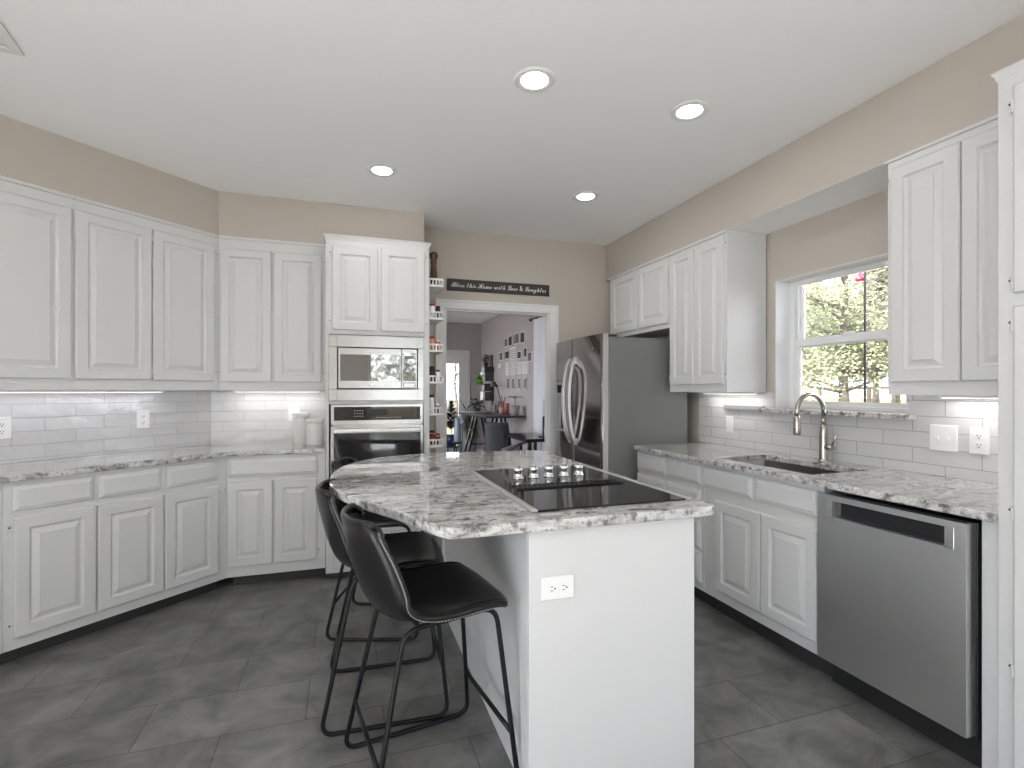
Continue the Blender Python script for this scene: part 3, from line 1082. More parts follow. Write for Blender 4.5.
plate('island_outlet', (0.640, 1.485, 0.697), 0, 0.112, 0.074, 'white sideways outlet on the end panel of the island', 'outlet', horizontal=True)

# ------------------------------------------------------------ window-side run
XB = 2.07
DR = XW - XB - 0.012
# local x = 3.29 - Y
oY = 3.292


def lx(Y):
    return oY - Y

# drawer stacks
rt = empty('drawer_cabinet', (XB, oY, 0), ROT_R, 'white base cabinet of stacked drawers between refrigerator and sink', 'cabinet', 'white base cabinets')
MB().box(0, 0.735, 0, DR, 0.10, 0.884).build('cabinet_body', WHITE, rt, 0.0015)
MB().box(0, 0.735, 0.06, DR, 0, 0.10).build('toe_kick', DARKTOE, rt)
for a, b in ((0.008, 0.350), (0.372, 0.710)):
    for z0_, z1_ in ((0.745, 0.863), (0.560, 0.710), (0.355, 0.535), (0.150, 0.330)):
        drawer_front(rt, a, b, z0_, z1_)
# sink cabinet (open box so the basin hangs inside)
sk = empty('sink_cabinet', (XB, oY - 0.738, 0), ROT_R, 'white sink base cabinet with two false drawers over two doors', 'cabinet', 'white base cabinets')
W2 = 0.806
g = MB().box(0, W2, 0, 0.02, 0.10, 0.884).box(0, 0.015, 0.02, DR, 0.10, 0.884).box(W2 - 0.015, W2, 0.02, DR, 0.10, 0.884).box(0.015, W2 - 0.015, 0.02, DR, 0.10, 0.12)
g.build('cabinet_body', WHITE, sk, 0.0015)
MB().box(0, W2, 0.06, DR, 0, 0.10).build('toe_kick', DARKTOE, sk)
o2 = 0.738
drawer_front(sk, lx(2.552) - o2, lx(2.168) - o2, 0.741, 0.860)
drawer_front(sk, lx(2.148) - o2, lx(1.772) - o2, 0.741, 0.860)
panel_door(sk, lx(2.450) - o2, lx(2.112) - o2, 0.160, 0.681, 'l')
panel_door(sk, lx(2.104) - o2, lx(1.772) - o2, 0.160, 0.681, 'r')
# end panel beyond the dishwasher
ep = MB().box(XB, XW - 0.012, 1.096, 1.148, 0.0, 0.884).build('end_panel', WHITE, None, 0.0015)
tag(ep, 'slim white filler panel between the dishwasher and the tall pantry', 'panel')

# counter with sink cut-out
CR = 0.916
g = MB()
SKX, SKY = (2.135, 2.515), (1.875, 2.535)
for a, b, c, e in cells((2.025, XW - 0.0015, 1.094, 3.282), [(SKX[0], SKX[1], SKY[0], SKY[1])]):
    g.box(a, b, c, e, 0.885, CR)
bm = bmesh.new()
for vv in g.v:
    bm.verts.new(vv)
bm.verts.ensure_lookup_table()
for ff in g.f:
    bm.faces.new([bm.verts[i] for i in ff])
bmesh.ops.remove_doubles(bm, verts=bm.verts, dist=1e-5)
kill = []
bm.faces.ensure_lookup_table()
seen = {}
for ff in bm.faces:
    key = tuple(round(c, 4) for c in ff.calc_center_median())
    if key in seen:
        kill += [ff, seen[key]]
    seen[key] = ff
bmesh.ops.delete(bm, geom=list(set(kill)), context='FACES')
bmesh.ops.dissolve_limit(bm, angle_limit=0.01, verts=bm.verts, edges=bm.edges)
bmesh.ops.recalc_face_normals(bm, faces=bm.faces)
me = bpy.data.meshes.new('countertop')
bm.to_mesh(me)
bm.free()
me.materials.append(GRAN)
me.materials.append(GRANE)
for p_ in me.polygons:
    if abs(p_.normal.z) < 0.5:
        p_.material_index = 1
cr_ = bpy.data.objects.new('countertop', me)
COL.objects.link(cr_)
md = cr_.modifiers.new('bevel', 'BEVEL')
md.width = 0.004
md.segments = 2
md.limit_method = 'ANGLE'
tag(cr_, 'polished grey granite counter under the window, around the sink', 'counter')

# sink
sn = empty('sink', ((SKX[0] + SKX[1]) / 2, (SKY[0] + SKY[1]) / 2, 0.884), 0, 'undermount stainless sink basin sunk in the window counter', 'sink')
hx, hy = (SKX[1] - SKX[0]) / 2 + 0.008, (SKY[1] - SKY[0]) / 2 + 0.008


def rrect(hx_, hy_, r_, z, seg=6):
    pts = []
    for cx, cy, a0 in ((hx_ - r_, hy_ - r_, 0), (-hx_ + r_, hy_ - r_, 90), (-hx_ + r_, -hy_ + r_, 180), (hx_ - r_, -hy_ + r_, 270)):
        for k in range(seg + 1):
            a = R(a0 + 90 * k / seg)
            pts.append((cx + r_ * math.cos(a), cy + r_ * math.sin(a), z))
    return pts

lo = [rrect(hx + 0.02, hy + 0.02, 0.03, -0.0005), rrect(hx, hy, 0.03, -0.0005), rrect(hx, hy, 0.03, -0.16), rrect(hx - 0.02, hy - 0.02, 0.04, -0.19), rrect(hx - 0.10, hy - 0.15, 0.05, -0.195)]
lo += [rrect(hx - 0.10, hy - 0.15, 0.05, -0.200), rrect(hx - 0.015, hy - 0.015, 0.04, -0.195), rrect(hx + 0.005, hy + 0.005, 0.03, -0.16), rrect(hx + 0.02, hy + 0.02, 0.03, -0.004)]
b_ = MB().rings(lo[:5], cap0=False, cap1=True, smooth=False)
b_.build('basin', SINKM, sn)
MB().lathe([(0.045, -0.1945), (0.045, -0.190), (0.036, -0.190), (0.030, -0.193)], (0, 0, 0), 24).build('drain', CHROME, sn)

# faucet
fx, fy = 2.59, 2.192
fc = empty('faucet', (fx, fy, CR), 0, 'tall brushed nickel gooseneck pull-down faucet behind the sink', 'faucet')
MB().lathe([(0.029, 0), (0.029, 0.006), (0.024, 0.012), (0.022, 0.02), (0.022, 0.16), (0.019, 0.20), (0.0135, 0.215)], seg=24).build('faucet_body', NICKEL, fc)
pts = [(0, 0, 0.20), (0, 0, 0.285)]
rad = 0.098
for k in range(0, 19):
    a = PI * k / 18
    pts.append((-rad + rad * math.cos(a), 0, 0.285 + rad * math.sin(a)))
pts += [(-2 * rad, 0, 0.262)]
MB().tube(pts, 0.0125, 14).build('gooseneck', NICKEL, fc)
MB().lathe([(0.0135, 0.265), (0.017, 0.255), (0.019, 0.20), (0.021, 0.165), (0.018, 0.158), (0.0, 0.158)], (-2 * rad, 0, 0), 20).build('spray_head', NICKEL, fc)
hd = MB()
hd.tube([(0, -0.01, 0.085), (0, -0.058, 0.085)], 0.016, 14)
hd.tube([(0, -0.050, 0.088), (-0.002, -0.066, 0.12), (-0.004, -0.085, 0.165)], 0.006, 10, rads=[0.009, 0.0065, 0.0055])
hd.build('lever_handle', NICKEL, fc)

# dishwasher
dwY0, dwY1 = 1.745, 1.157
dw = empty('dishwasher', (2.045, dwY0, 0), ROT_R, 'stainless steel dishwasher with pocket handle under the window counter', 'dishwasher')
DWW = dwY0 - dwY1
MB().box(0.006, DWW - 0.004, 0.030, 0.60, 0.11, 0.862).build('tub_body', BLACKP, dw)
MB().box(0.0, DWW - 0.002, 0.065, 0.60, 0.0, 0.108).build('toe_kick', BLACKP, dw)
gg = MB()
PK = (0.072, 0.512, 0.768, 0.838)
for a, b, c, e in cells((0, DWW - 0.010, 0.127, 0.862), [PK]):
    gg.box(a, b, -0.022, 0.028, c, e)
dr_ = gg.build('dishwasher_door', STEEL_V, dw)
MB().box(PK[0], PK[1], 0.005, 0.027, PK[2], PK[3]).build('handle_pocket', BLACKG, dr_)
for a in (PK[0] - 0.030, PK[1]):
    MB().box(a, a + 0.030, -0.0235, -0.0215, PK[2] - 0.004, PK[3] + 0.004).build('pocket_end_cap', CHROME, dr_, 0.001)

# splashback with window cut-out, knife strip, sill
g = MB()
for a, b, c, e in cells((1.094, 3.37, CR + 0.001, 1.335), [(1.789, 2.621, 1.195, 1.40), (1.094, 1.789, 1.299, 1.40), (2.621, 3.37, 1.308, 1.40)]):
    g.box(XW - 0.0095, XW - 0.0005, a, b, c, e)
struct('wall_tiles_right', g, SPLASH_R)
si = MB().box(2.605, 2.799, 1.796, 2.614, 1.178, 1.2045).box(2.605, XW - 0.010, 1.745, 1.792, 1.178, 1.2045).box(2.605, XW - 0.010, 2.618, 2.685, 1.178, 1.2045)
so_ = struct('window_sill', si, [GRANE], 0.003)
ks = MB().box(0, 0.370, -0.022, -0.0005, 0, 0.030).build('knife_strip', GREYP, None, 0.003, loc=(XW - 0.0095, 3.066, 1.186), rotz=ROT_R)
tag(ks, 'steel magnetic knife strip on the tiles beside the window sill', 'knife strip')
# window reveal lining
rv = MB()
rv.box(XW - 0.001, 2.799, y1 - 0.004, y1 - 0.0005, z0, z1 - 0.004)
rv.box(XW - 0.001, 2.799, y0 + 0.0005, y0 + 0.004, z0, z1 - 0.004)
rv.box(XW - 0.001, 2.799, y0 + 0.0005, y1 - 0.0005, z1 - 0.004, z1 - 0.0005)
struct('trim_3', rv, VINYL)

# upper cabinets on the window wall
XU = 2.35
DRU = XW - XU - 0.002
cabinet('wall_cabinet', (XU, 4.21, 0), ROT_R, 4.21 - 3.296, DRU, 1.800, 2.365,
        'short white wall cabinet with two doors above the refrigerator', 'white wall cabinets',
        doors=[(0.055, 0.482, 1.835, 2.335), (0.502, 0.908, 1.835, 2.335, 'r')])
rc = cabinet('wall_cabinet', (XU, 3.294, 0), ROT_R, 3.294 - 2.685, DRU - 0.012, 1.309, 2.364,
             'tall white two-door wall cabinet between refrigerator and window', 'white wall cabinets',
             doors=[(0.020, 0.292, 1.362, 2.325, 'l'), (0.300, 0.585, 1.362, 2.325, 'r')])
cabinet('wall_cabinet', (XU, 1.662, 0), ROT_R, 1.662 - 1.094, DRU, 1.300, 2.350,
        'white two-door wall cabinet between the window and the pantry', 'white wall cabinets',
        doors=[(0.022, 0.293, 1.358, 2.317, 'l'), (0.299, 0.560, 1.358, 2.317)])
tr = MB().box(XU - 0.012, XW - 0.002, 1.094, 1.670, 2.350, 2.3645).build('crown_strip', WHITE, None, 0.003)
tag(tr, 'thin white top molding on the cabinet between window and pantry', 'molding')

# pantry
PX = 2.05
pn = empty('pantry_cabinet', (PX, 1.092, 0), ROT_R, 'tall white pantry cabinet at the end of the window counter', 'cabinet')
MB().box(0, 0.80, 0, XW - PX - 0.002, 0.0, 2.345).build('cabinet_body', WHITE, pn, 0.0015)
crown(pn, 0, 0.80, 0, 0.29, 2.335, 0.034, 0.013)
panel_door(pn, 0.048, 0.420, 1.633, 2.300, 'l', hz=(1.665, 2.235))
panel_door(pn, 0.048, 0.420, 0.110, 1.590, 'l', hz=(0.42, 0.925, 1.53))
panel_door(pn, 0.428, 0.790, 1.633, 2.300)
panel_door(pn, 0.428, 0.790, 0.110, 1.590)

# under-cabinet lights
def under_light(loc, rotz, ln, w, label, col):
    t_ = empty('under_cabinet_light', loc, rotz, label, 'light', 'under-cabinet lights')
    MB().box(0, ln, -0.018, 0.018, -0.012, -0.0005).build('housing', PLATE, t_)
    MB().box(0.01, ln - 0.01, -0.014, 0.014, -0.0135, -0.012).build('diffuser', LED, t_)
    area_light('strip_lamp', (ln / 2, 0, -0.016), ln - 0.02, 0.03, w, col, parent=t_)

p = LP(0.45, -3.68)
under_light((p[0], p[1], 1.3215), ROT_L, 1.45, 0.30, 'light strip under the angled run of wall cabinets', (0.86, 0.86, 1.0))
under_light((-0.78, 4.21, 1.3215), 0, 0.60, 0.30, 'light strip under the wall cabinet above the canisters', (1, 0.98, 0.95))
under_light((2.60, 3.22, 1.3085), ROT_R, 0.52, 0.3, 'light strip under the cabinet beside the refrigerator', (1, 0.98, 0.95))
under_light((2.60, 1.60, 1.2995), ROT_R, 0.48, 0.35, 'light strip under the cabinet beside the pantry', (1, 0.98, 0.95))

# ------------------------------------------------------------ refrigerator (local: x along front towards viewer side, y depth)
FY0, FY1 = 4.225, 3.36
FW = FY0 - FY1
rf = empty('refrigerator', (1.865, FY0, 0), ROT_R, 'side-by-side refrigerator with dark steel doors and grey side', 'refrigerator')
MB().box(0.0, FW, 0.0, 0.695, 0.04, 1.722).build('fridge_body', FRIDGE_SIDE, rf, 0.006)
MB().box(0.02, FW - 0.02, 0.01, 0.66, 0.0, 0.04).build('base_grille', BLACKP, rf)
MB().box(0.02, 0.12, 0.0, 0.08, 1.722, 1.742).box(FW - 0.12, FW - 0.02, 0.0, 0.08, 1.722, 1.742).build('hinge_cover', BLACKP, rf, 0.004)


def fdoor(xa, xb):
    """slightly bowed door front"""
    n = 12
    lo_ = []
    full = []
    for i in range(n + 1):
        x_ = xa + (xb - xa) * i / n
        u = (x_ - FW / 2) / (FW / 2)
        full.append((x_, -0.050 - 0.022 * (1 - u * u)))
    for z in (0.06, 1.745):
        lo_.append([(x_, y_, z) for x_, y_ in full] + [(xb, -0.004, z), (xa, -0.004, z)])
    mb_ = MB()
    k = len(lo_[0])
    mb_.v += lo_[0] + lo_[1]
    for i in range(k):
        j = (i + 1) % k
        mb_.f.append([i, j, k + j, k + i]); mb_.m.append(0); mb_.s.append(i < n)
    mb_.f.append(list(range(k))[::-1]); mb_.m.append(0); mb_.s.append(False)
    mb_.f.append(list(range(k, 2 * k))); mb_.m.append(0); mb_.s.append(False)
    return mb_.build('fridge_door', STEEL_D, rf)

seam = FY0 - 3.837
dA = fdoor(0.0, seam - 0.003)
dB = fdoor(seam + 0.003, FW)
# side edges of the doors are bright strips
for (d_, xx, x2) in ((dB, FW - 0.0, FW + 0.003),):
    MB().box(xx, x2, -0.049, -0.006, 0.06, 1.745).build('door_edge_trim', HANDLE, d_)


def fhandle(door, x_, zt, zb_, bow, wide):
    n = 16
    pts_ = []
    for i in range(n + 1):
        t_ = i / n
        z = zb_ + (zt - zb_) * t_
        pts_.append((x_, -0.075 - bow * math.sin(PI * t_) ** 0.6, z))
    lp = []
    for i, p_ in enumerate(pts_):
        w = wide * (0.55 + 0.45 * math.sin(PI * i / n))
        t_ = i / n
        lp.append([(p_[0] - wide / 2, p_[1] - 0.012, p_[2]), (p_[0] + wide / 2, p_[1] - 0.012, p_[2]), (p_[0] + wide / 2, p_[1] + 0.012, p_[2]), (p_[0] - wide / 2, p_[1] + 0.012, p_[2])])
    mb_ = MB().rings(lp, smooth=False)
    for z in (zt - 0.02, zb_ + 0.02):
        mb_.box(x_ - wide / 2, x_ + wide / 2, -0.085, -0.060, z - 0.03, z + 0.03)
    return mb_.build('handle', HANDLE, door, 0.004)

fhandle(dA, seam - 0.050, 1.575, 0.895, 0.060, 0.042)
fhandle(dB, seam + 0.052, 1.585, 0.885, 0.060, 0.046)
ds = MB()
for a, b, c, e in cells((0.045, 0.215, 0.97, 1.385), [(0.058, 0.202, 0.99, 1.28)]):
    ds.box(a, b, -0.0685, -0.052, c, e)
ds_ = ds.build('water_dispenser', GREYP, dA)
MB().box(0.065, 0.195, -0.0705, -0.0685, 1.300, 1.372).build('dispenser_display', BLACKG, ds_)
MB().box(0.058, 0.202, -0.0605, -0.058, 0.99, 1.28).build('dispenser_recess', GREYP, ds_)
MB().lathe([(0.012, 0), (0.012, -0.0015)], (seam + 0.345, -0.0615, 1.64), 20, axis='Y').build('logo_badge', CHROME, dB)

# ------------------------------------------------------------ island
isl = empty('kitchen_island', (0.85, 2.2, 0), 0, 'white panelled kitchen island base in the middle of the floor', 'island')
g = MB().box(0.560 - 0.85, 1.150 - 0.85, 1.500 - 2.2, 2.98 - 2.2, 0.0, 0.884)
g.build('island_body', WHITE, isl)
g = MB().box(0.545 - 0.85, 1.160 - 0.85, 1.486 - 2.2, 1.500 - 2.2, 0.0, 0.884)
g.build('end_panel', WHITE, isl, 0.002)
g = MB().box(0.545 - 0.85, 0.560 - 0.85, 1.502 - 2.2, 1.565 - 2.2, 0.0, 0.884).box(0.545 - 0.85, 0.560 - 0.85, 2.93 - 2.2, 2.98 - 2.2, 0.0, 0.884)
g.build('side_batten', WHITE, isl, 0.001)
sd = empty('x', (0, 0, 0))
bpy.data.objects.remove(sd)

# counter outline
def bez(p0_, p1_, p2_, p3_, n):
    o_ = []
    for i in range(n):
        t_ = i / n
        a = (1 - t_) ** 3; b = 3 * (1 - t_) ** 2 * t_; c = 3 * (1 - t_) * t_ ** 2; d_ = t_ ** 3
        o_.append((a * p0_[0] + b * p1_[0] + c * p2_[0] + d_ * p3_[0], a * p0_[1] + b * p1_[1] + c * p2_[1] + d_ * p3_[1]))
    return o_
out = [(1.17, 1.452)]
out += [(0.34, 1.456)]
out += bez((0.295, 1.460), (0.255, 1.485), (0.225, 1.60), (0.172, 1.72), 8)
out += bez((0.172, 1.72), (0.05, 1.95), (-0.060, 2.15), (-0.064, 2.37), 12)
out += bez((-0.064, 2.37), (-0.070, 2.72), (-0.02, 2.88), (0.10, 3.05), 12)
out += bez((0.10, 3.05), (0.22, 3.20), (0.40, 3.27), (0.70, 3.27), 10)
out += [(0.70, 3.27), (1.20, 3.20)]
out += bez((1.20, 3.20), (1.24, 3.19), (1.255, 3.17), (1.255, 3.12), 4)
out += [(1.255, 3.10), (1.248, 1.53)]
out += bez((1.247, 1.52), (1.246, 1.47), (1.22, 1.452), (1.18, 1.452), 5)
it = MB().prism(out, 0.885, 0.919, 0, 1).build('countertop', [GRAN, GRANE], None, 0.005)
tag(it, 'polished grey granite island top with a rounded seating end', 'counter')

# cooktop
ck = empty('cooktop', (0.885, 2.00, 0.919), 0, 'black glass downdraft cooktop with chrome knobs set in the island', 'cooktop')
MB().box(-0.280, 0.300, -0.435, 0.435, 0.0, 0.007).build('glass_top', BLACKG, ck, 0.002)
for a in (-0.304, 0.300):
    MB().box(a, a + 0.024, -0.438, 0.438, 0.0, 0.009).build('edge_trim', HANDLE, ck, 0.003)
g = MB()
for i in range(22):
    xx = -0.225 + i * 0.0205
    g.obox((xx, -0.085, 0.010), (xx + 0.012, -0.030, 0.010), 0.008, 0.006)
g.box(-0.235, 0.240, -0.096, -0.088, 0.007, 0.013).box(-0.235, 0.240, -0.028, -0.020, 0.007, 0.013)
g.build('vent_grille', BLACKM, ck)
MB().box(-0.232, 0.238, -0.088, -0.028, 0.0072, 0.008).build('vent_well', SLOT, ck)
for i in range(5):
    kx = -0.146 + i * 0.0745
    kb = MB().lathe([(0.024, 0.007), (0.024, 0.012), (0.019, 0.015), (0.0175, 0.034), (0.0205, 0.038), (0.0205, 0.052), (0.018, 0.055), (0.0, 0.055)], (kx, 0.155, 0), 20)
    kb.box(kx - 0.004, kx + 0.004, 0.137, 0.173, 0.054, 0.063)
    kb.build('knob', CHROME, ck)

# ------------------------------------------------------------ bar stools
def shell_point(t, v):
    """t 0..1 from front lip of the seat to the top of the back, v -1..1 across"""
    P_ = [(0.236, 0.612), (0.212, 0.630), (0.12, 0.630), (0.03, 0.612), (-0.07, 0.600), (-0.145, 0.608), (-0.190, 0.645), (-0.218, 0.715), (-0.240, 0.795), (-0.257, 0.865), (-0.264, 0.912)]
    Wd = [0.195, 0.208, 0.215, 0.220, 0.224, 0.224, 0.222, 0.216, 0.206, 0.192, 0.172]
    Ru = [0.000, 0.004, 0.012, 0.022, 0.040, 0.066, 0.084, 0.086, 0.080, 0.070, 0.060]
    n = len(P_) - 1
    f_ = t * n
    i = min(int(f_), n - 1)
    u = f_ - i

    def cr_s(a, b, c, d_, u_):
        return 0.5 * ((2 * b) + (-a + c) * u_ + (2 * a - 5 * b + 4 * c - d_) * u_ * u_ + (-a + 3 * b - 3 * c + d_) * u_ ** 3)

    def smp(arr):
        a = arr[max(i - 1, 0)]; b = arr[i]; c = arr[i + 1]; d_ = arr[min(i + 2, n)]
        return cr_s(a, b, c, d_, u)
    X = smp([p_[0] for p_ in P_]); Z = smp([p_[1] for p_ in P_])
    w = smp(Wd); r_ = smp(Ru)
    e = 0.13
    ta, tb = max(0, t - e), min(1, t + e)

    def base(tt):
        f2 = tt * n
        i2 = min(int(f2), n - 1)
        u2 = f2 - i2
        g_ = lambda arr: cr_s(arr[max(i2 - 1, 0)], arr[i2], arr[i2 + 1], arr[min(i2 + 2, n)], u2)
        return g_([p_[0] for p_ in P_]), g_([p_[1] for p_ in P_])
    xa, za_ = base(ta); xb, zb_ = base(tb)
    tx, tz = xb - xa, zb_ - za_
    ln = math.hypot(tx, tz) or 1
    nx_, nz_ = tz / ln, -tx / ln       # points up on the seat and forward on the back
    av = abs(v)
    if t > 0.93:
        w *= 1 - 0.10 * ((t - 0.93) / 0.07) ** 2
    # rounded corners at both ends
    ex = 0.0
    if t > 0.8:
        Z -= 0.020 * (av ** 6) * ((t - 0.8) / 0.2)
    if t < 0.15:
        X -= 0.022 * (av ** 5) * (1 - t / 0.15)
    off = r_ * av ** 2.4
    return Vector((X + nx_ * off, v * w, Z + nz_ * off))


GN, GM = 60, 16
GRID = [[shell_point(i / GN, -1 + 2 * j / GM) for j in range(GM + 1)] for i in range(GN + 1)]
for it_ in range(14):
    new = [row[:] for row in GRID]
    for i in range(1, GN):
        for j in range(GM + 1):
            new[i][j] = GRID[i][j] * 0.4 + (GRID[i - 1][j] + GRID[i + 1][j]) * 0.3
    GRID = new


def shell(t, v):
    fi, fj = min(max(t, 0), 1) * GN, (min(max(v, -1), 1) + 1) / 2 * GM
    i, j = min(int(fi), GN - 1), min(int(fj), GM - 1)
    a, b = fi - i, fj - j
    return (GRID[i][j] * (1 - a) + GRID[i + 1][j] * a) * (1 - b) + (GRID[i][j + 1] * (1 - a) + GRID[i + 1][j + 1] * a) * b


def fillet(pts, r_, n=5, closed=False):
    out_ = []
    m = len(pts)
    for i in range(m):
        if not closed and i in (0, m - 1):
            out_.append(Vector(pts[i]))
            continue
        a, b, c = Vector(pts[i - 1]), Vector(pts[i]), Vector(pts[(i + 1) % m])
        d1, d2 = (a - b), (c - b)
        rr = min(r_, d1.length * 0.45, d2.length * 0.45)
        p_, q_ = b + d1.normalized() * rr, b + d2.normalized() * rr
        for k in range(n + 1):
            t_ = k / n
            out_.append(p_ * (1 - t_) ** 2 + b * 2 * t_ * (1 - t_) + q_ * t_ ** 2)
    return out_


def make_stool(loc, rotz, label):
    t_ = empty('bar_stool', loc, rotz, label, 'stool', 'black bar stools at the island')
    NT, NV = 60, 16
    mb_ = MB()
    top, botm = [], []
    TH = 0.020
    for i in range(NT + 1):
        for j in range(NV + 1):
            tt, vv_ = i / NT, -1 + 2 * j / NV
            p_ = shell(tt, vv_)
            e1 = shell(min(1, tt + 0.01), vv_) - shell(max(0, tt - 0.01), vv_)
            e2 = shell(tt, min(1, vv_ + 0.02)) - shell(tt, max(-1, vv_ - 0.02))
            nn = e1.cross(e2).normalized()
            if nn.dot(Vector((0.5, 0, 0.5))) < 0:
                nn = -nn
            top.append(p_)
            botm.append(p_ - nn * TH)
    mb_.v = [tuple(p_) for p_ in top + botm]
    K = (NT + 1) * (NV + 1)
    ix = lambda i, j: i * (NV + 1) + j
    for i in range(NT):
        for j in range(NV):
            mb_.f.append([ix(i, j), ix(i + 1, j), ix(i + 1, j + 1), ix(i, j + 1)])
            mb_.f.append([K + ix(i, j), K + ix(i, j + 1), K + ix(i + 1, j + 1), K + ix(i + 1, j)])
    bord = [(i, 0) for i in range(NT)] + [(NT, j) for j in range(NV)] + [(i, NV) for i in range(NT, 0, -1)] + [(0, j) for j in range(NV, 0, -1)]
    for k in range(len(bord)):
        a, b = bord[k], bord[(k + 1) % len(bord)]
        mb_.f.append([ix(*a), ix(*b), K + ix(*b), K + ix(*a)])
    mb_.m = [0] * len(mb_.f)
    mb_.s = [True] * len(mb_.f)
    sh = mb_.build('seat_shell', LEATHER, t_)
    # padded rim and stitching
    rim = []
    for (i, j) in bord:
        rim.append((Vector(mb_.v[ix(i, j)]) + Vector(mb_.v[K + ix(i, j)])) / 2)
    MB().tube(rim, 0.0115, 8, closed=True).build('rim_piping', LEATHER, sh)
    st = MB()
    c0 = Vector((0, 0, 0.75))
    for side in (-1, 1):
        for k in range(92):
            tt = 0.03 + 0.94 * k / 91
            for surf in (0,):
                a = shell(tt, side * 1.0)
                b = shell(tt + 0.0050, side * 1.0)
                e1 = (b - a)
                e2 = a - shell(tt, side * 0.97)
                nn = e1.cross(e2).normalized()
                if nn.dot(Vector((0.5, 0, 0.5))) > 0:
                    nn = -nn
                ed = e2.normalized()
                of = nn * 0.0105 + (nn * 0.75 + ed * 0.66) * 0.0122
                st.obox(a + of, b + of, 0.0026, 0.0026)
    st.build('stitching', THREAD, sh)
    # sled frames
    for side in (-1, 1):
        yt, yb = side * 0.165, side * 0.225
        lp = [(-0.125, yt, 0.580), (0.185, yt, 0.600), (0.242, yb, 0.010), (-0.245, yb, 0.010)]
        MB().tube(fillet(lp, 0.055, 6, True), 0.0088, 10, closed=True).build('side_frame', BLACKM, t_)
    z = 0.19
    fx_ = 0.185 + (0.242 - 0.185) * (0.6 - z) / 0.59
    yy = 0.165 + 0.06 * (0.6 - z) / 0.59
    MB().tube([(fx_, -yy, z), (fx_, yy, z)], 0.0085, 10).build('footrest', BLACKM, t_)
    bx = -0.125 - 0.120 * (0.580 - z) / 0.570
    MB().tube([(bx, -yy, z), (bx, yy, z)], 0.0075, 10).build('rear_crossbar', BLACKM, t_)
    MB().tube([(0.12, -0.166, 0.598), (0.12, 0.166, 0.598)], 0.008, 8).build('seat_support', BLACKM, t_)
    MB().tube([(-0.08, -0.166, 0.586), (-0.08, 0.166, 0.586)], 0.008, 8).build('seat_support', BLACKM, t_)
    return t_

stool = make_stool((0.272, 1.765, 0), R(8.5), 'black leather bar stool shown whole, closest to the camera')
copy_tree(stool, (0.168, 2.268, 0), R(-3), 'middle black leather bar stool, partly behind the closest one')
copy_tree(stool, (0.205, 2.985, 0), R(-18), 'black leather bar stool in front of the oven, only its back top showing')

# ------------------------------------------------------------ far room furniture
DZ = 0.93
dk = empty('desk', (2.35, 8.35, 0), 0, 'dark topped trestle desk against the picture wall in the far room', 'desk')
MB().box(-0.33, 0.31, -0.95, 0.95, DZ - 0.03, DZ).build('desk_top', DESKW, dk, 0.003)
for yy in (-0.65, 0.62):
    g = MB()
    for s_ in (-1, 1):
        g.obox((s_ * 0.06, yy, DZ - 0.03), (s_ * 0.26, yy + 0.0, 0.0), 0.03, 0.03, up=(0, 1, 0))
        g.obox((s_ * 0.06, yy + 0.22, DZ - 0.03), (s_ * 0.26, yy + 0.32, 0.0), 0.03, 0.03, up=(0, 1, 0))
    g.obox((-0.19, yy, 0.35), (0.19, yy, 0.35), 0.02, 0.02)
    g.obox((-0.10, yy, DZ - 0.04), (0.10, yy + 0.27, DZ - 0.04), 0.03, 0.02)
    g.obox((-0.14, yy, 0.60), (-0.15, yy + 0.28, 0.60), 0.02, 0.02)
    g.obox((0.14, yy, 0.60), (0.15, yy + 0.28, 0.60), 0.02, 0.02)
    g.build('trestle', BLACKM, dk)
lt = MB().box(0, 0.42, 0, 0.30, 0, 0.012).build('drawing_board', PAPER, None, 0.002, loc=(2.03, 8.85, DZ))
tag(lt, 'pale flat board lying on the outer corner of the far desk', 'board')
# lamp
lm = empty('desk_lamp', (2.58, 8.62, DZ), 0, 'small arched desk lamp with bronze shade on the far desk', 'lamp')
MB().lathe([(0.07, 0), (0.07, 0.01), (0.01, 0.02)], seg=20).build('base', BLACKM, lm)
MB().tube([(0, 0, 0.015), (0.03, -0.05, 0.20), (0.0, 0.0, 0.40), (-0.04, 0.10, 0.52)], 0.008, 8).build('arm', BLACKM, lm)
MB().lathe([(0.02, 0.09), (0.035, 0.07), (0.085, 0.0), (0.08, 0.0)], (-0.04, 0.12, 0.46), 20).build('lamp_shade', simple('bronze_shade', (0.12, 0.07, 0.05), 0.4, metal=0.6), lm)
# pencil pot
pp = empty('pencil_pot', (2.55, 8.30, DZ), 0, 'copper pot full of brushes and pencils on the far desk', 'pot')
MB().lathe([(0.05, 0), (0.055, 0.11), (0.048, 0.11), (0.045, 0.02)], seg=20).build('pot', PINKS, pp)
random.seed(4)
for i in range(9):
    a = random.uniform(0, 6.28)
    MB().tube([(0.02 * math.cos(a), 0.02 * math.sin(a), 0.02), (0.06 * math.cos(a), 0.06 * math.sin(a), random.uniform(0.19, 0.30))], 0.006, 6).build('pencil', [TERRA, BLACKM, PAPER, WALNUT][i % 4], pp)
tin = MB().lathe([(0.045, 0), (0.045, 0.16), (0.03, 0.18)], seg=20).build('paint_tin', simple('orange_red_tin', (0.40, 0.12, 0.08), 0.4), loc=(2.58, 8.12, DZ))
tag(tin, 'dark red tin beside the brush pot on the far desk', 'tin')
pf = MB().box(-0.004, 0.008, -0.11, 0.11, 0, 0.13).build('picture_card', BLACKM, None, loc=(2.60, 8.98, DZ))
tag(pf, 'small dark framed card standing on the far desk', 'card')


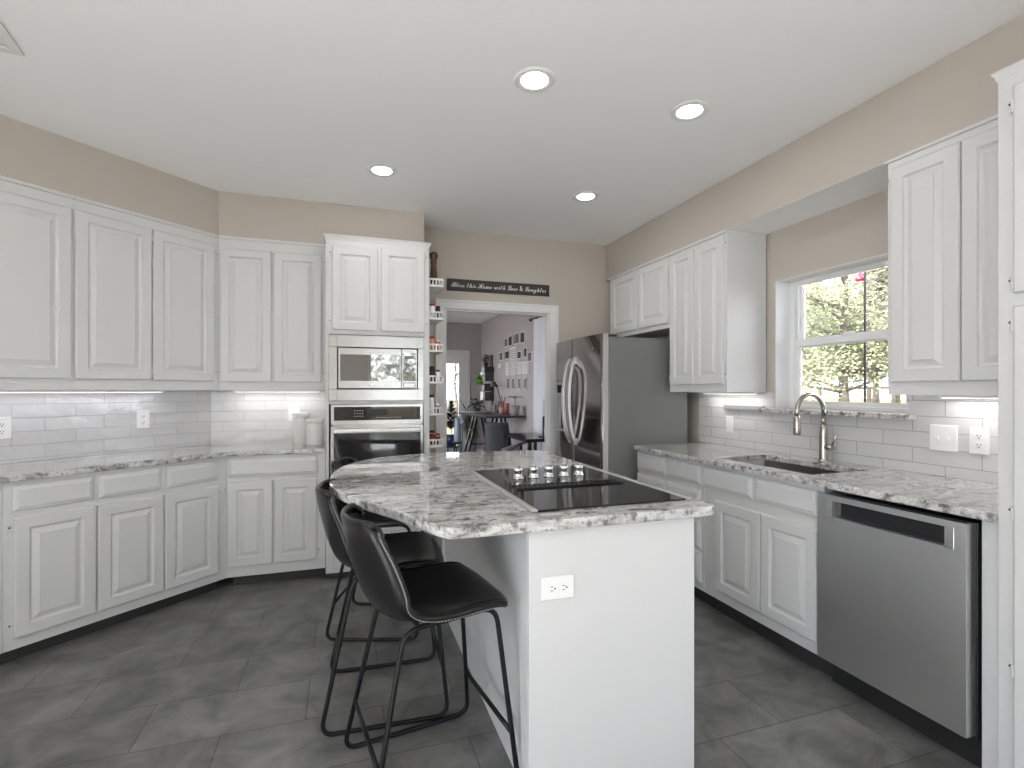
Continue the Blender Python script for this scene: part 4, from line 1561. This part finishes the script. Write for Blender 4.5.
def leaf_spray(mb_, n, r_, h, ln, w, seed, droop=0.3, base=(0, 0, 0)):
    rnd = random.Random(seed)
    for i in range(n):
        a = rnd.uniform(0, 2 * PI)
        z = base[2] + h * rnd.uniform(0.1, 1)
        rr = r_ * rnd.uniform(0.1, 0.7)
        p_ = Vector((base[0] + rr * math.cos(a), base[1] + rr * math.sin(a), z))
        d_ = Vector((math.cos(a), math.sin(a), rnd.uniform(-droop, 0.8))).normalized()
        s_ = Vector((-math.sin(a), math.cos(a), 0)) * w / 2
        L__ = ln * rnd.uniform(0.6, 1.1)
        m_ = p_ + d_ * L__ * 0.5 + Vector((0, 0, 0.02))
        e_ = p_ + d_ * L__ + Vector((0, 0, -droop * L__ * 0.4))
        mb_.add([p_, m_ - s_, e_, m_ + s_], [(0, 1, 2, 3)], 0, False)
    return mb_


def potted(name, loc, pot_prof, pot_mat, label, leafs, leaf_mat, cat='plant', stems=None):
    t_ = empty(name, loc, 0, label, cat)
    MB().lathe(pot_prof, seg=22).build('pot', pot_mat, t_)
    top_ = max(p_[1] for p_ in pot_prof)
    rr = pot_prof[-1][0] if pot_prof[-1][0] > 0.01 else 0.05
    MB().lathe([(0.0, top_ - 0.03), (rr * 0.85, top_ - 0.03)], seg=16).build('soil', SOIL, t_)
    if stems:
        s_ = MB()
        for q in stems:
            s_.tube(q, 0.006, 6)
        s_.build('stem', STEMM, t_)
    leafs.build('leaves', leaf_mat, t_, fix=False)
    return t_

lf = MB()
for a, l_ in ((1.2, 0.26), (1.9, 0.22), (-1.3, 0.26), (-1.9, 0.22), (3.1, 0.22), (-2.5, 0.20)):
    dv = Vector((math.cos(a), math.sin(a), 0))
    sv = Vector((-math.sin(a), math.cos(a), 0)) * 0.022
    pr = [Vector((0, 0, 0.26)), Vector((0, 0, 0.30)) + dv * l_ * 0.5, Vector((0, 0, 0.27)) + dv * l_]
    lf.add([pr[0], pr[1] - sv, pr[2], pr[1] + sv], [(0, 1, 2, 3)])
potted('potted_plant', (2.52, 7.50, DZ), [(0.06, 0), (0.085, 0.16), (0.075, 0.16)], GREYP, 'flat-leaved plant in a grey pot on the end of the far desk', lf, LEAFD, stems=[[(0, 0, 0.13), (0, 0, 0.28)]])
# wall cube shelves by the door
cubes = [(1.50, 0.17, False), (1.31, 0.14, True), (1.13, 0.17, False), (1.67, 0.10, True)]
for i, (z, h, blk) in enumerate(cubes):
    lab = ['white-sided black wall box above the hanging green plant', 'black wall box just under the white-sided pair top',
           'lowest white-sided black wall box near the desk', 'small black wall box at the top of the box column'][i]
    t_ = empty('wall_box', (2.47 + (0.02 if blk else 0), 9.32, z), 0, lab, 'shelf', 'wall boxes in the far room')
    MB().box(0, 0.20, -0.10, 0.10, 0, h).build('box_body', BLACKP if blk else DESKW, t_)
    if not blk:
        MB().box(-0.006, 0.0, -0.10, 0.10, 0, h).box(-0.006, 0.03, -0.106, -0.10, 0, h).build('box_face', TRIM, t_)
potted('potted_plant', (2.55, 9.32, 1.77), [(0.03, 0), (0.05, 0.07), (0.045, 0.07)], BLACKP, 'dark bushy plant on the top wall box', leaf_spray(MB(), 40, 0.06, 0.14, 0.11, 0.03, 3, base=(0, 0, 0.05)), LEAFD)
iv = leaf_spray(MB(), 60, 0.07, 0.16, 0.07, 0.05, 5, 0.8, base=(0, 0, -0.08)).build('leaves', LEAFG, fix=False)
ivr = empty('hanging_plant', (2.41, 9.30, 1.52), 0, 'bright green hanging plant beside the wall boxes', 'plant')
iv.parent = ivr
MB().lathe([(0.03, 0), (0.045, 0.06), (0.04, 0.06)], (0, 0, 0.0), 14).build('pot', BLACKP, ivr)
bp_ = MB().box(-0.02, 0.0, -0.05, 0.05, 0.90, 2.00).build('wall_post', DESKW, None, loc=(XW - 0.002, 9.34, 0))
tag(bp_, 'tall narrow black strip mounted on the far picture wall beside the boxes', 'wall strip')
bd_ = MB().box(-0.02, 0.0, -0.22, 0.22, 1.75, 2.0).build('wall_plaque', simple('tan_wood', (0.30, 0.18, 0.12), 0.6), None, loc=(XW - 0.002, 9.66, 0))
tag(bd_, 'tan wooden plaque on the picture wall behind the wall boxes', 'plaque')
pl = leaf_spray(MB(), 70, 0.16, 0.16, 0.13, 0.04, 8, base=(0, 0, 0.05))
potted('potted_plant', (2.30, 9.05, DZ), [(0.05, 0), (0.08, 0.07), (0.075, 0.07)], DESKW, 'low dark spreading plant on the desk near the wall boxes', pl, LEAFD)

# plants by the far door
cn = MB()
rnd = random.Random(2)
for i in range(520):
    z = rnd.random()
    rr = 0.21 * (1 - z) + 0.03
    a = rnd.uniform(0, 6.28)
    p_ = Vector((0, 0, 0.30 + 0.55 * z))
    d_ = Vector((math.cos(a), math.sin(a), 0.35))
    s_ = Vector((-math.sin(a), math.cos(a), 0)) * 0.018
    cn.add([p_, p_ + d_ * rr * 0.6 - s_, p_ + d_ * rr * 1.3, p_ + d_ * rr * 0.6 + s_], [(0, 1, 2, 3)])
potted('potted_plant', (1.92, 9.50, 0.28), [(0.09, 0), (0.12, 0.22), (0.11, 0.22)], NAVY, 'small dark conifer in a navy pot by the glazed far door', cn, LEAFD, stems=[[(0, 0, 0.15), (0, 0, 0.85)]])
stl = empty('plant_stool', (1.92, 9.50, 0), 0, 'low dark stool carrying the potted conifer by the far door', 'stool')
MB().lathe([(0.16, 0.255), (0.16, 0.28)], seg=24).build('seat', DESKW, stl)
for a in (0.8, 2.4, 3.9, 5.5):
    MB().tube([(0.11 * math.cos(a), 0.11 * math.sin(a), 0.256), (0.14 * math.cos(a), 0.14 * math.sin(a), 0)], 0.012, 8).build('leg', DESKW, stl)
vs_ = MB().lathe([(0.05, 0), (0.065, 0.02), (0.06, 0.25), (0.045, 0.38), (0.04, 0.43), (0.035, 0.43)], seg=20).build('floor_vase', PALEBLUE, loc=(1.93, 9.00, 0.40))
tag(vs_, 'tall pale blue vase between the conifer and the bushy plants', 'vase')
vb = empty('vase_stand', (1.93, 9.00, 0), 0, 'small dark stand under the pale blue vase', 'stand')
MB().lathe([(0.09, 0.37), (0.09, 0.40)], seg=20).build('top', DESKW, vb)
for a in (0.5, 2.6, 4.7):
    MB().tube([(0.06 * math.cos(a), 0.06 * math.sin(a), 0.371), (0.08 * math.cos(a), 0.08 * math.sin(a), 0)], 0.009, 8).build('leg', DESKW, vb)
ps = empty('plant_stand', (2.30, 9.86, 0), 0, 'slim black plant stand holding the grey bowl pot', 'stand')
MB().lathe([(0.10, 0.70), (0.10, 0.72)], seg=20).build('top', BLACKM, ps)
for a in (0.5, 2.6, 4.7):
    MB().tube([(0.08 * math.cos(a), 0.08 * math.sin(a), 0.70), (0.11 * math.cos(a), 0.11 * math.sin(a), 0)], 0.008, 8).build('leg', BLACKM, ps)
zz = MB()
for a, l_ in ((0.4, 0.26), (2.2, 0.22), (3.6, 0.30), (5.2, 0.2)):
    dv = Vector((math.cos(a) * 0.5, math.sin(a) * 0.5, 0.8))
    sv = Vector((-math.sin(a), math.cos(a), 0)) * 0.02
    b0 = Vector((0, 0, 0.18))
    zz.add([b0, b0 + dv * l_ * 0.5 - sv, b0 + dv * l_, b0 + dv * l_ * 0.5 + sv], [(0, 1, 2, 3)])
potted('potted_plant', (2.30, 9.86, 0.72), [(0.07, 0), (0.12, 0.08), (0.125, 0.21), (0.115, 0.21)], GREYP, 'sparse leafy plant in a round grey bowl pot on the plant stand', zz, LEAFD)
potted('potted_plant', (2.30, 9.50, 0.0), [(0.09, 0), (0.12, 0.40), (0.11, 0.40)], GREYP, 'bushy olive plant in a tall grey floor pot under the plant stand', leaf_spray(MB(), 300, 0.16, 0.36, 0.12, 0.045, 11, base=(0, 0, 0.36)), LEAFO)
bg_ = MB().lathe([(0.07, 0), (0.09, 0.06), (0.07, 0.22), (0.03, 0.28)], seg=18).build('white_jug', CERAMIC, loc=(2.33, 8.10, 0.0))
tag(bg_, 'white jug on the floor under the far desk', 'jug')

# pictures on the far side wall
PH1 = simple('photo_print_dark', (0.04, 0.033, 0.033), 0.6, noise=0.9, scale=14)
PH2 = simple('photo_print_mid', (0.18, 0.13, 0.125), 0.6, noise=0.6, scale=12)
PH3 = simple('photo_print_pale', (0.62, 0.60, 0.58), 0.6, noise=0.25, scale=9)
PICS = [(8.514, 8.318, 2.072, 2.23, 1, 'top row, first from the wall boxes'), (8.279, 8.082, 2.075, 2.248, 0, 'top row, second from the wall boxes'),
        (7.97, 7.717, 2.08, 2.259, 1, 'top row, second from the curtain'), (7.648, 7.463, 2.07, 2.248, 0, 'top row, the one closest to the curtain'),
        (8.812, 8.621, 1.858, 2.012, 1, 'middle row, outermost towards the wall boxes'), (8.467, 8.24, 1.865, 2.008, 0, 'upper middle row, beside the big board'),
        (7.801, 7.629, 1.828, 1.956, 0, 'upper middle row, just past the big board'), (7.486, 7.367, 1.834, 1.987, 0, 'upper middle row, narrow and dark'),
        (7.322, 7.137, 1.758, 1.908, 1, 'middle row, brownish, closest to the curtain'), (8.438, 8.229, 1.585, 1.80, 2, 'lower middle row, before the big board'),
        (7.816, 7.619, 1.587, 1.784, 2, 'lower middle row, just past the big board'), (7.586, 7.295, 1.584, 1.769, 2, 'lower middle row, widest pale one'),
        (8.913, 8.70, 1.727, 1.80, 2, 'small pale one below the outermost picture'),
        (8.352, 8.245, 1.342, 1.54, 0, 'bottom row of four, first from the lamp'), (8.076, 7.976, 1.342, 1.533, 0, 'bottom row of four, second from the lamp'),
        (7.766, 7.668, 1.341, 1.526, 0, 'bottom row of four, third from the lamp'), (7.486, 7.394, 1.34, 1.519, 0, 'bottom row of four, fourth from the lamp')]
for ya, yb, za, zb, k, lab in PICS:
    t_ = empty('wall_picture', (XW - 0.001, (ya + yb) / 2, za), 0, 'small picture on the far wall: ' + lab, 'picture', 'picture cluster on the far wall')
    hw, hh = (ya - yb) / 2 - 0.012, zb - za
    MB().box(-0.018, 0, -hw - 0.012, hw + 0.012, 0, hh).build('frame', TRIM, t_)
    MB().box(-0.0195, -0.018, -hw + 0.0, hw - 0.0, 0.012, hh - 0.012).build('print', [PH1, PH2, PH3][k], t_)
t_ = empty('letter_board', (XW - 0.001, 8.02, 1.58), 0, 'large pale slatted board in the middle of the picture cluster', 'board')
MB().box(-0.02, 0, -0.178, 0.178, 0, 0.465).build('board', PAPER, t_)
g = MB()
for i in range(12):
    g.box(-0.023, -0.02, -0.165, 0.165, 0.02 + i * 0.036, 0.036 + i * 0.036)
g.build('slat', GREYP, t_)

# curtain and rod
cu = MB()
pts = []
n = 60
for i in range(n + 1):
    y = 5.0 + (6.70 - 5.0) * i / n
    pts.append((0.035 * math.sin(i * 1.15) + 0.008 * math.sin(i * 0.41), y))
lo_, hi_ = [], []
for (x_, y_) in pts:
    cu.v.append((2.55 + x_, y_, 0.03)); cu.v.append((2.55 + x_ * 0.8, y_, 2.32))
for (x_, y_) in pts:
    cu.v.append((2.556 + x_, y_, 0.03)); cu.v.append((2.556 + x_ * 0.8, y_, 2.32))
q = 2 * (n + 1)
for i in range(n):
    cu.f.append([2 * i, 2 * i + 2, 2 * i + 3, 2 * i + 1]); cu.f.append([q + 2 * i, q + 2 * i + 1, q + 2 * i + 3, q + 2 * i + 2])
cu.m = [0] * len(cu.f); cu.s = [True] * len(cu.f)
co = cu.build('curtain', CURT)
tag(co, 'full-length white curtain at the far room window', 'curtain')
rd = MB().tube([(2.55, 4.95, 2.34), (2.55, 6.85, 2.34)], 0.012, 10).lathe([(0.0, -0.03), (0.03, 0), (0.0, 0.03)], (2.55, 6.88, 2.34), 12).box(2.54, XW - 0.001, 6.78, 6.795, 2.33, 2.35).build('curtain_rod', BLACKM)
tag(rd, 'black curtain rod with round finial above the white curtain', 'curtain rod')

# grey desk chair
ch = empty('desk_chair', (2.02, 6.78, 0), R(-35), 'grey upholstered chair with tall curved back in the far room', 'chair')
lps = []
for i in range(9):
    t_ = i / 8
    z = 0.42 + 0.46 * t_
    w = 0.21 - 0.05 * t_
    y_ = 0.0 - 0.10 * t_
    lps.append([(-w, y_ + 0.04, z), (-w * 0.5, y_, z), (0, y_ - 0.01, z), (w * 0.5, y_, z), (w, y_ + 0.04, z),
                (w, y_ + 0.09, z), (w * 0.5, y_ + 0.05, z), (0, y_ + 0.04, z), (-w * 0.5, y_ + 0.05, z), (-w, y_ + 0.09, z)])
MB().rings(lps, smooth=True).build('backrest', GREYC, ch)
MB().box(-0.23, 0.23, 0.03, 0.50, 0.42, 0.50).build('seat', GREYC, ch, 0.03)
for a in (-1, 1):
    for b in (0.06, 0.45):
        MB().tube([(a * 0.19, b, 0.42), (a * 0.23, b, 0.0)], 0.013, 8).build('leg', BLACKM, ch)
# low black side table / cabinet with a monitor edge and second chair
tb = empty('black_table', (2.33, 6.15, 0), 0, 'low black table near the curtain in the far room', 'table')
MB().box(-0.30, 0.16, -0.55, 0.35, 0.71, 0.75).build('table_top', BLACKG, tb, 0.004)
for a, b in ((-0.27, -0.52), (0.11, -0.52), (-0.27, 0.29), (0.11, 0.29)):
    MB().box(a, a + 0.04, b, b + 0.04, 0, 0.71).build('leg', BLACKP, tb)
mt = empty('monitor', (2.36, 5.86, 0.75), R(72), 'black computer screen on the low black table, seen edge on', 'monitor')
MB().box(-0.24, 0.24, -0.012, 0.012, 0.12, 0.46).build('screen', BLACKG, mt, 0.003)
MB().box(-0.03, 0.03, 0.012, 0.03, 0.005, 0.25).build('stand', BLACKP, mt)
MB().box(-0.10, 0.10, -0.06, 0.08, 0.0, 0.008).build('base', BLACKP, mt)
c2 = empty('rolling_chair', (1.98, 5.95, 0), 0, 'low black and grey rolling chair beside the low black table', 'chair')
MB().box(-0.22, 0.22, -0.20, 0.22, 0.44, 0.52).build('seat', BLACKP, c2, 0.03)
MB().obox((-0.20, -0.22, 0.62), (0.22, 0.10, 0.68), 0.06, 0.025).build('armrest', GREYP, c2)
MB().obox((0.1, 0.0, 0.50), (0.1, 0.02, 0.65), 0.03, 0.03).build('arm_post', BLACKP, c2)
MB().lathe([(0.03, 0.10), (0.03, 0.44)], seg=12).build('gas_column', BLACKM, c2)
for k in range(5):
    a = 2 * PI * k / 5
    MB().tube([(0, 0, 0.11), (0.25 * math.cos(a), 0.25 * math.sin(a), 0.055)], 0.015, 8).lathe([(0.0, -0.025), (0.025, 0), (0.0, 0.025)], (0.26 * math.cos(a), 0.26 * math.sin(a), 0.027), 10).build('leg', BLACKM, c2)

# ------------------------------------------------------------ garden
gd = MB().box(2.95, 90, -40, 80, -0.25, -0.15).box(-40, -3.9, -3.4, 10.45, -0.25, -0.15).box(-40, 2.95, 10.45, 80, -0.25, -0.15).box(-40, 2.95, -40, -3.4, -0.25, -0.15)
gd = gd.build('ground', GRASSM)
gd['kind'] = 'structure'
pt = MB().box(-9.0, 6.0, -12.0, -3.4, -0.15, -0.06).box(-12.0, -3.9, -3.4, 9.0, -0.15, -0.06).build('bounce_patio_ground', simple('pale_bounce_concrete', (0.76, 0.76, 0.755), 0.9, noise=0.06, scale=2))
pt['kind'] = 'structure'


def rail_fence(name, x, ya, yb, step, label):
    t_ = empty(name, (x, ya, -0.15), 0, label, 'fence')
    n_ = int((yb - ya) / step)
    for i in range(n_ + 1):
        MB().box(-0.05, 0.05, i * step - 0.05, i * step + 0.05, 0, 1.62).build('post', FENCEW, t_)
    MB().box(-0.02, 0.02, 0, yb - ya, 1.52, 1.60).box(-0.02, 0.02, 0, yb - ya, 0.95, 1.01).box(-0.02, 0.02, 0, yb - ya, 0.45, 0.50).build('rail', FENCEW, t_)

rail_fence('rail_fence', 17.0, 6.0, 24.0, 0.95, 'weathered wooden post and rail fence beyond the kitchen window')


def tree(loc, h, spread, seed, lm_, label, nleaf=2600, bare=False, lsize=0.16, trunk=0.16):
    rnd_ = random.Random(seed)
    t_ = empty('tree', loc, 0, label, 'tree', 'trees outside')
    tr_ = MB()
    tips = []
    trunk_pts = [(0, 0, 0), (0.05, 0.03, h * 0.18), (-0.04, 0.02, h * 0.36), (0.03, -0.05, h * 0.6), (0, 0, h * 0.9)]
    tr_.tube(trunk_pts, 0.1, 8, rads=[trunk * 1.3, trunk, trunk * 0.8, trunk * 0.45, 0.03])
    for i in range(26):
        z = h * rnd_.uniform(0.2, 0.85)
        a = rnd_.uniform(0, 6.28)
        L__ = spread * rnd_.uniform(0.5, 1.0) * (1.1 - 0.5 * z / h)
        e_ = Vector((L__ * math.cos(a), L__ * math.sin(a), z + L__ * rnd_.uniform(0.1, 0.7)))
        m_ = Vector((L__ * 0.5 * math.cos(a + 0.2), L__ * 0.5 * math.sin(a + 0.2), z + (e_.z - z) * 0.35))
        tr_.tube([(0, 0, z), m_, e_], 0.03, 5, rads=[trunk * 0.35, trunk * 0.2, 0.012])
        tips += [m_, e_, (m_ + e_) / 2]
        for k in range(3):
            b_2 = m_ + Vector((rnd_.uniform(-1, 1), rnd_.uniform(-1, 1), rnd_.uniform(-0.2, 0.9))) * spread * 0.3
            tr_.tube([m_, b_2], 0.012, 4, rads=[0.02, 0.006])
            tips.append(b_2)
    tr_.build('trunk', BARK, t_)
    lf_ = MB()
    for i in range(nleaf):
        c_ = rnd_.choice(tips) + Vector((rnd_.gauss(0, 1), rnd_.gauss(0, 1), rnd_.gauss(0, 0.8))) * spread * 0.16
        if c_.z < 0.3:
            continue
        a = Vector((rnd_.gauss(0, 1), rnd_.gauss(0, 1), rnd_.gauss(0, 1))).normalized()
        b = a.orthogonal().normalized()
        s_ = lsize * rnd_.uniform(0.5, 1.2)
        lf_.add([c_ - a * s_, c_ + b * s_ * 0.5, c_ + a * s_, c_ - b * s_ * 0.5], [(0, 1, 2, 3)])
    fo = lf_.build('foliage', lm_, t_, fix=False)
    return t_

tree((13.2, 10.55, -0.15), 7.0, 2.7, 1, TREEL[0], 'yellow-green leafy tree with a stout trunk in the middle of the window view', 22000, lsize=0.06, trunk=0.13)
tree((20.5, 13.7, -0.15), 7.5, 2.2, 3, TREEL[2], 'pinkish twiggy tree behind the fence, beyond the stout trunk', 14000, lsize=0.11, trunk=0.10)
tree((20.8, 19.2, -0.15), 7.5, 2.3, 2, TREEL[1], 'pale olive tree behind the fence, seen beside the window frame', 14000, lsize=0.11, trunk=0.10)
tree((29.0, 21.2, -0.15), 10.5, 3.6, 9, TREEL[1], 'tall pale olive tree filling the garden skyline', 14000, lsize=0.20)
tree((27.0, 29.5, -0.15), 10.5, 3.6, 6, TREEL[0], 'tall yellow-green tree at the back of the garden', 14000, lsize=0.20)
tree((41.0, 28.5, -0.15), 13.0, 4.2, 12, TREEL[0], 'tallest yellow-green tree far behind the fence', 12000, lsize=0.32)
tree((42.0, 38.0, -0.15), 13.0, 4.2, 14, TREEL[1], 'tallest pale olive tree far behind the fence', 12000, lsize=0.32)
tree((3.9, 18.5, -0.15), 5.0, 2.6, 7, TREEL[2], 'bare pinkish tree outside the far glazed door', 1500, lsize=0.06, trunk=0.06)
tree((-2.5, -9.0, -0.15), 6.0, 3.0, 8, TREEL[0], 'leafy tree outside the patio door', 2500)
tree((3.0, -11.5, -0.15), 6.5, 3.0, 10, TREEL[1], 'pale olive tree outside the patio door', 2500)
# feeder pole in front of the window
fp_ = empty('feeder_pole', (4.02, 3.027, -0.15), 0, 'thin dark garden pole with a red feeder, seen through the window', 'pole')
MB().tube([(0, 0, 0), (0, 0, 2.42), (0, 0.01, 2.47), (0, 0.03, 2.48), (0, 0.045, 2.44)], 0.009, 8).build('pole', BLACKM, fp_)
MB().lathe([(0.0, 0.0), (0.032, 0.005), (0.036, 0.02), (0.02, 0.035), (0.012, 0.07), (0, 0.075)], (0, 0.045, 2.37), 12).build('feeder', simple('red_plastic', (0.6, 0.02, 0.06), 0.4), fp_)
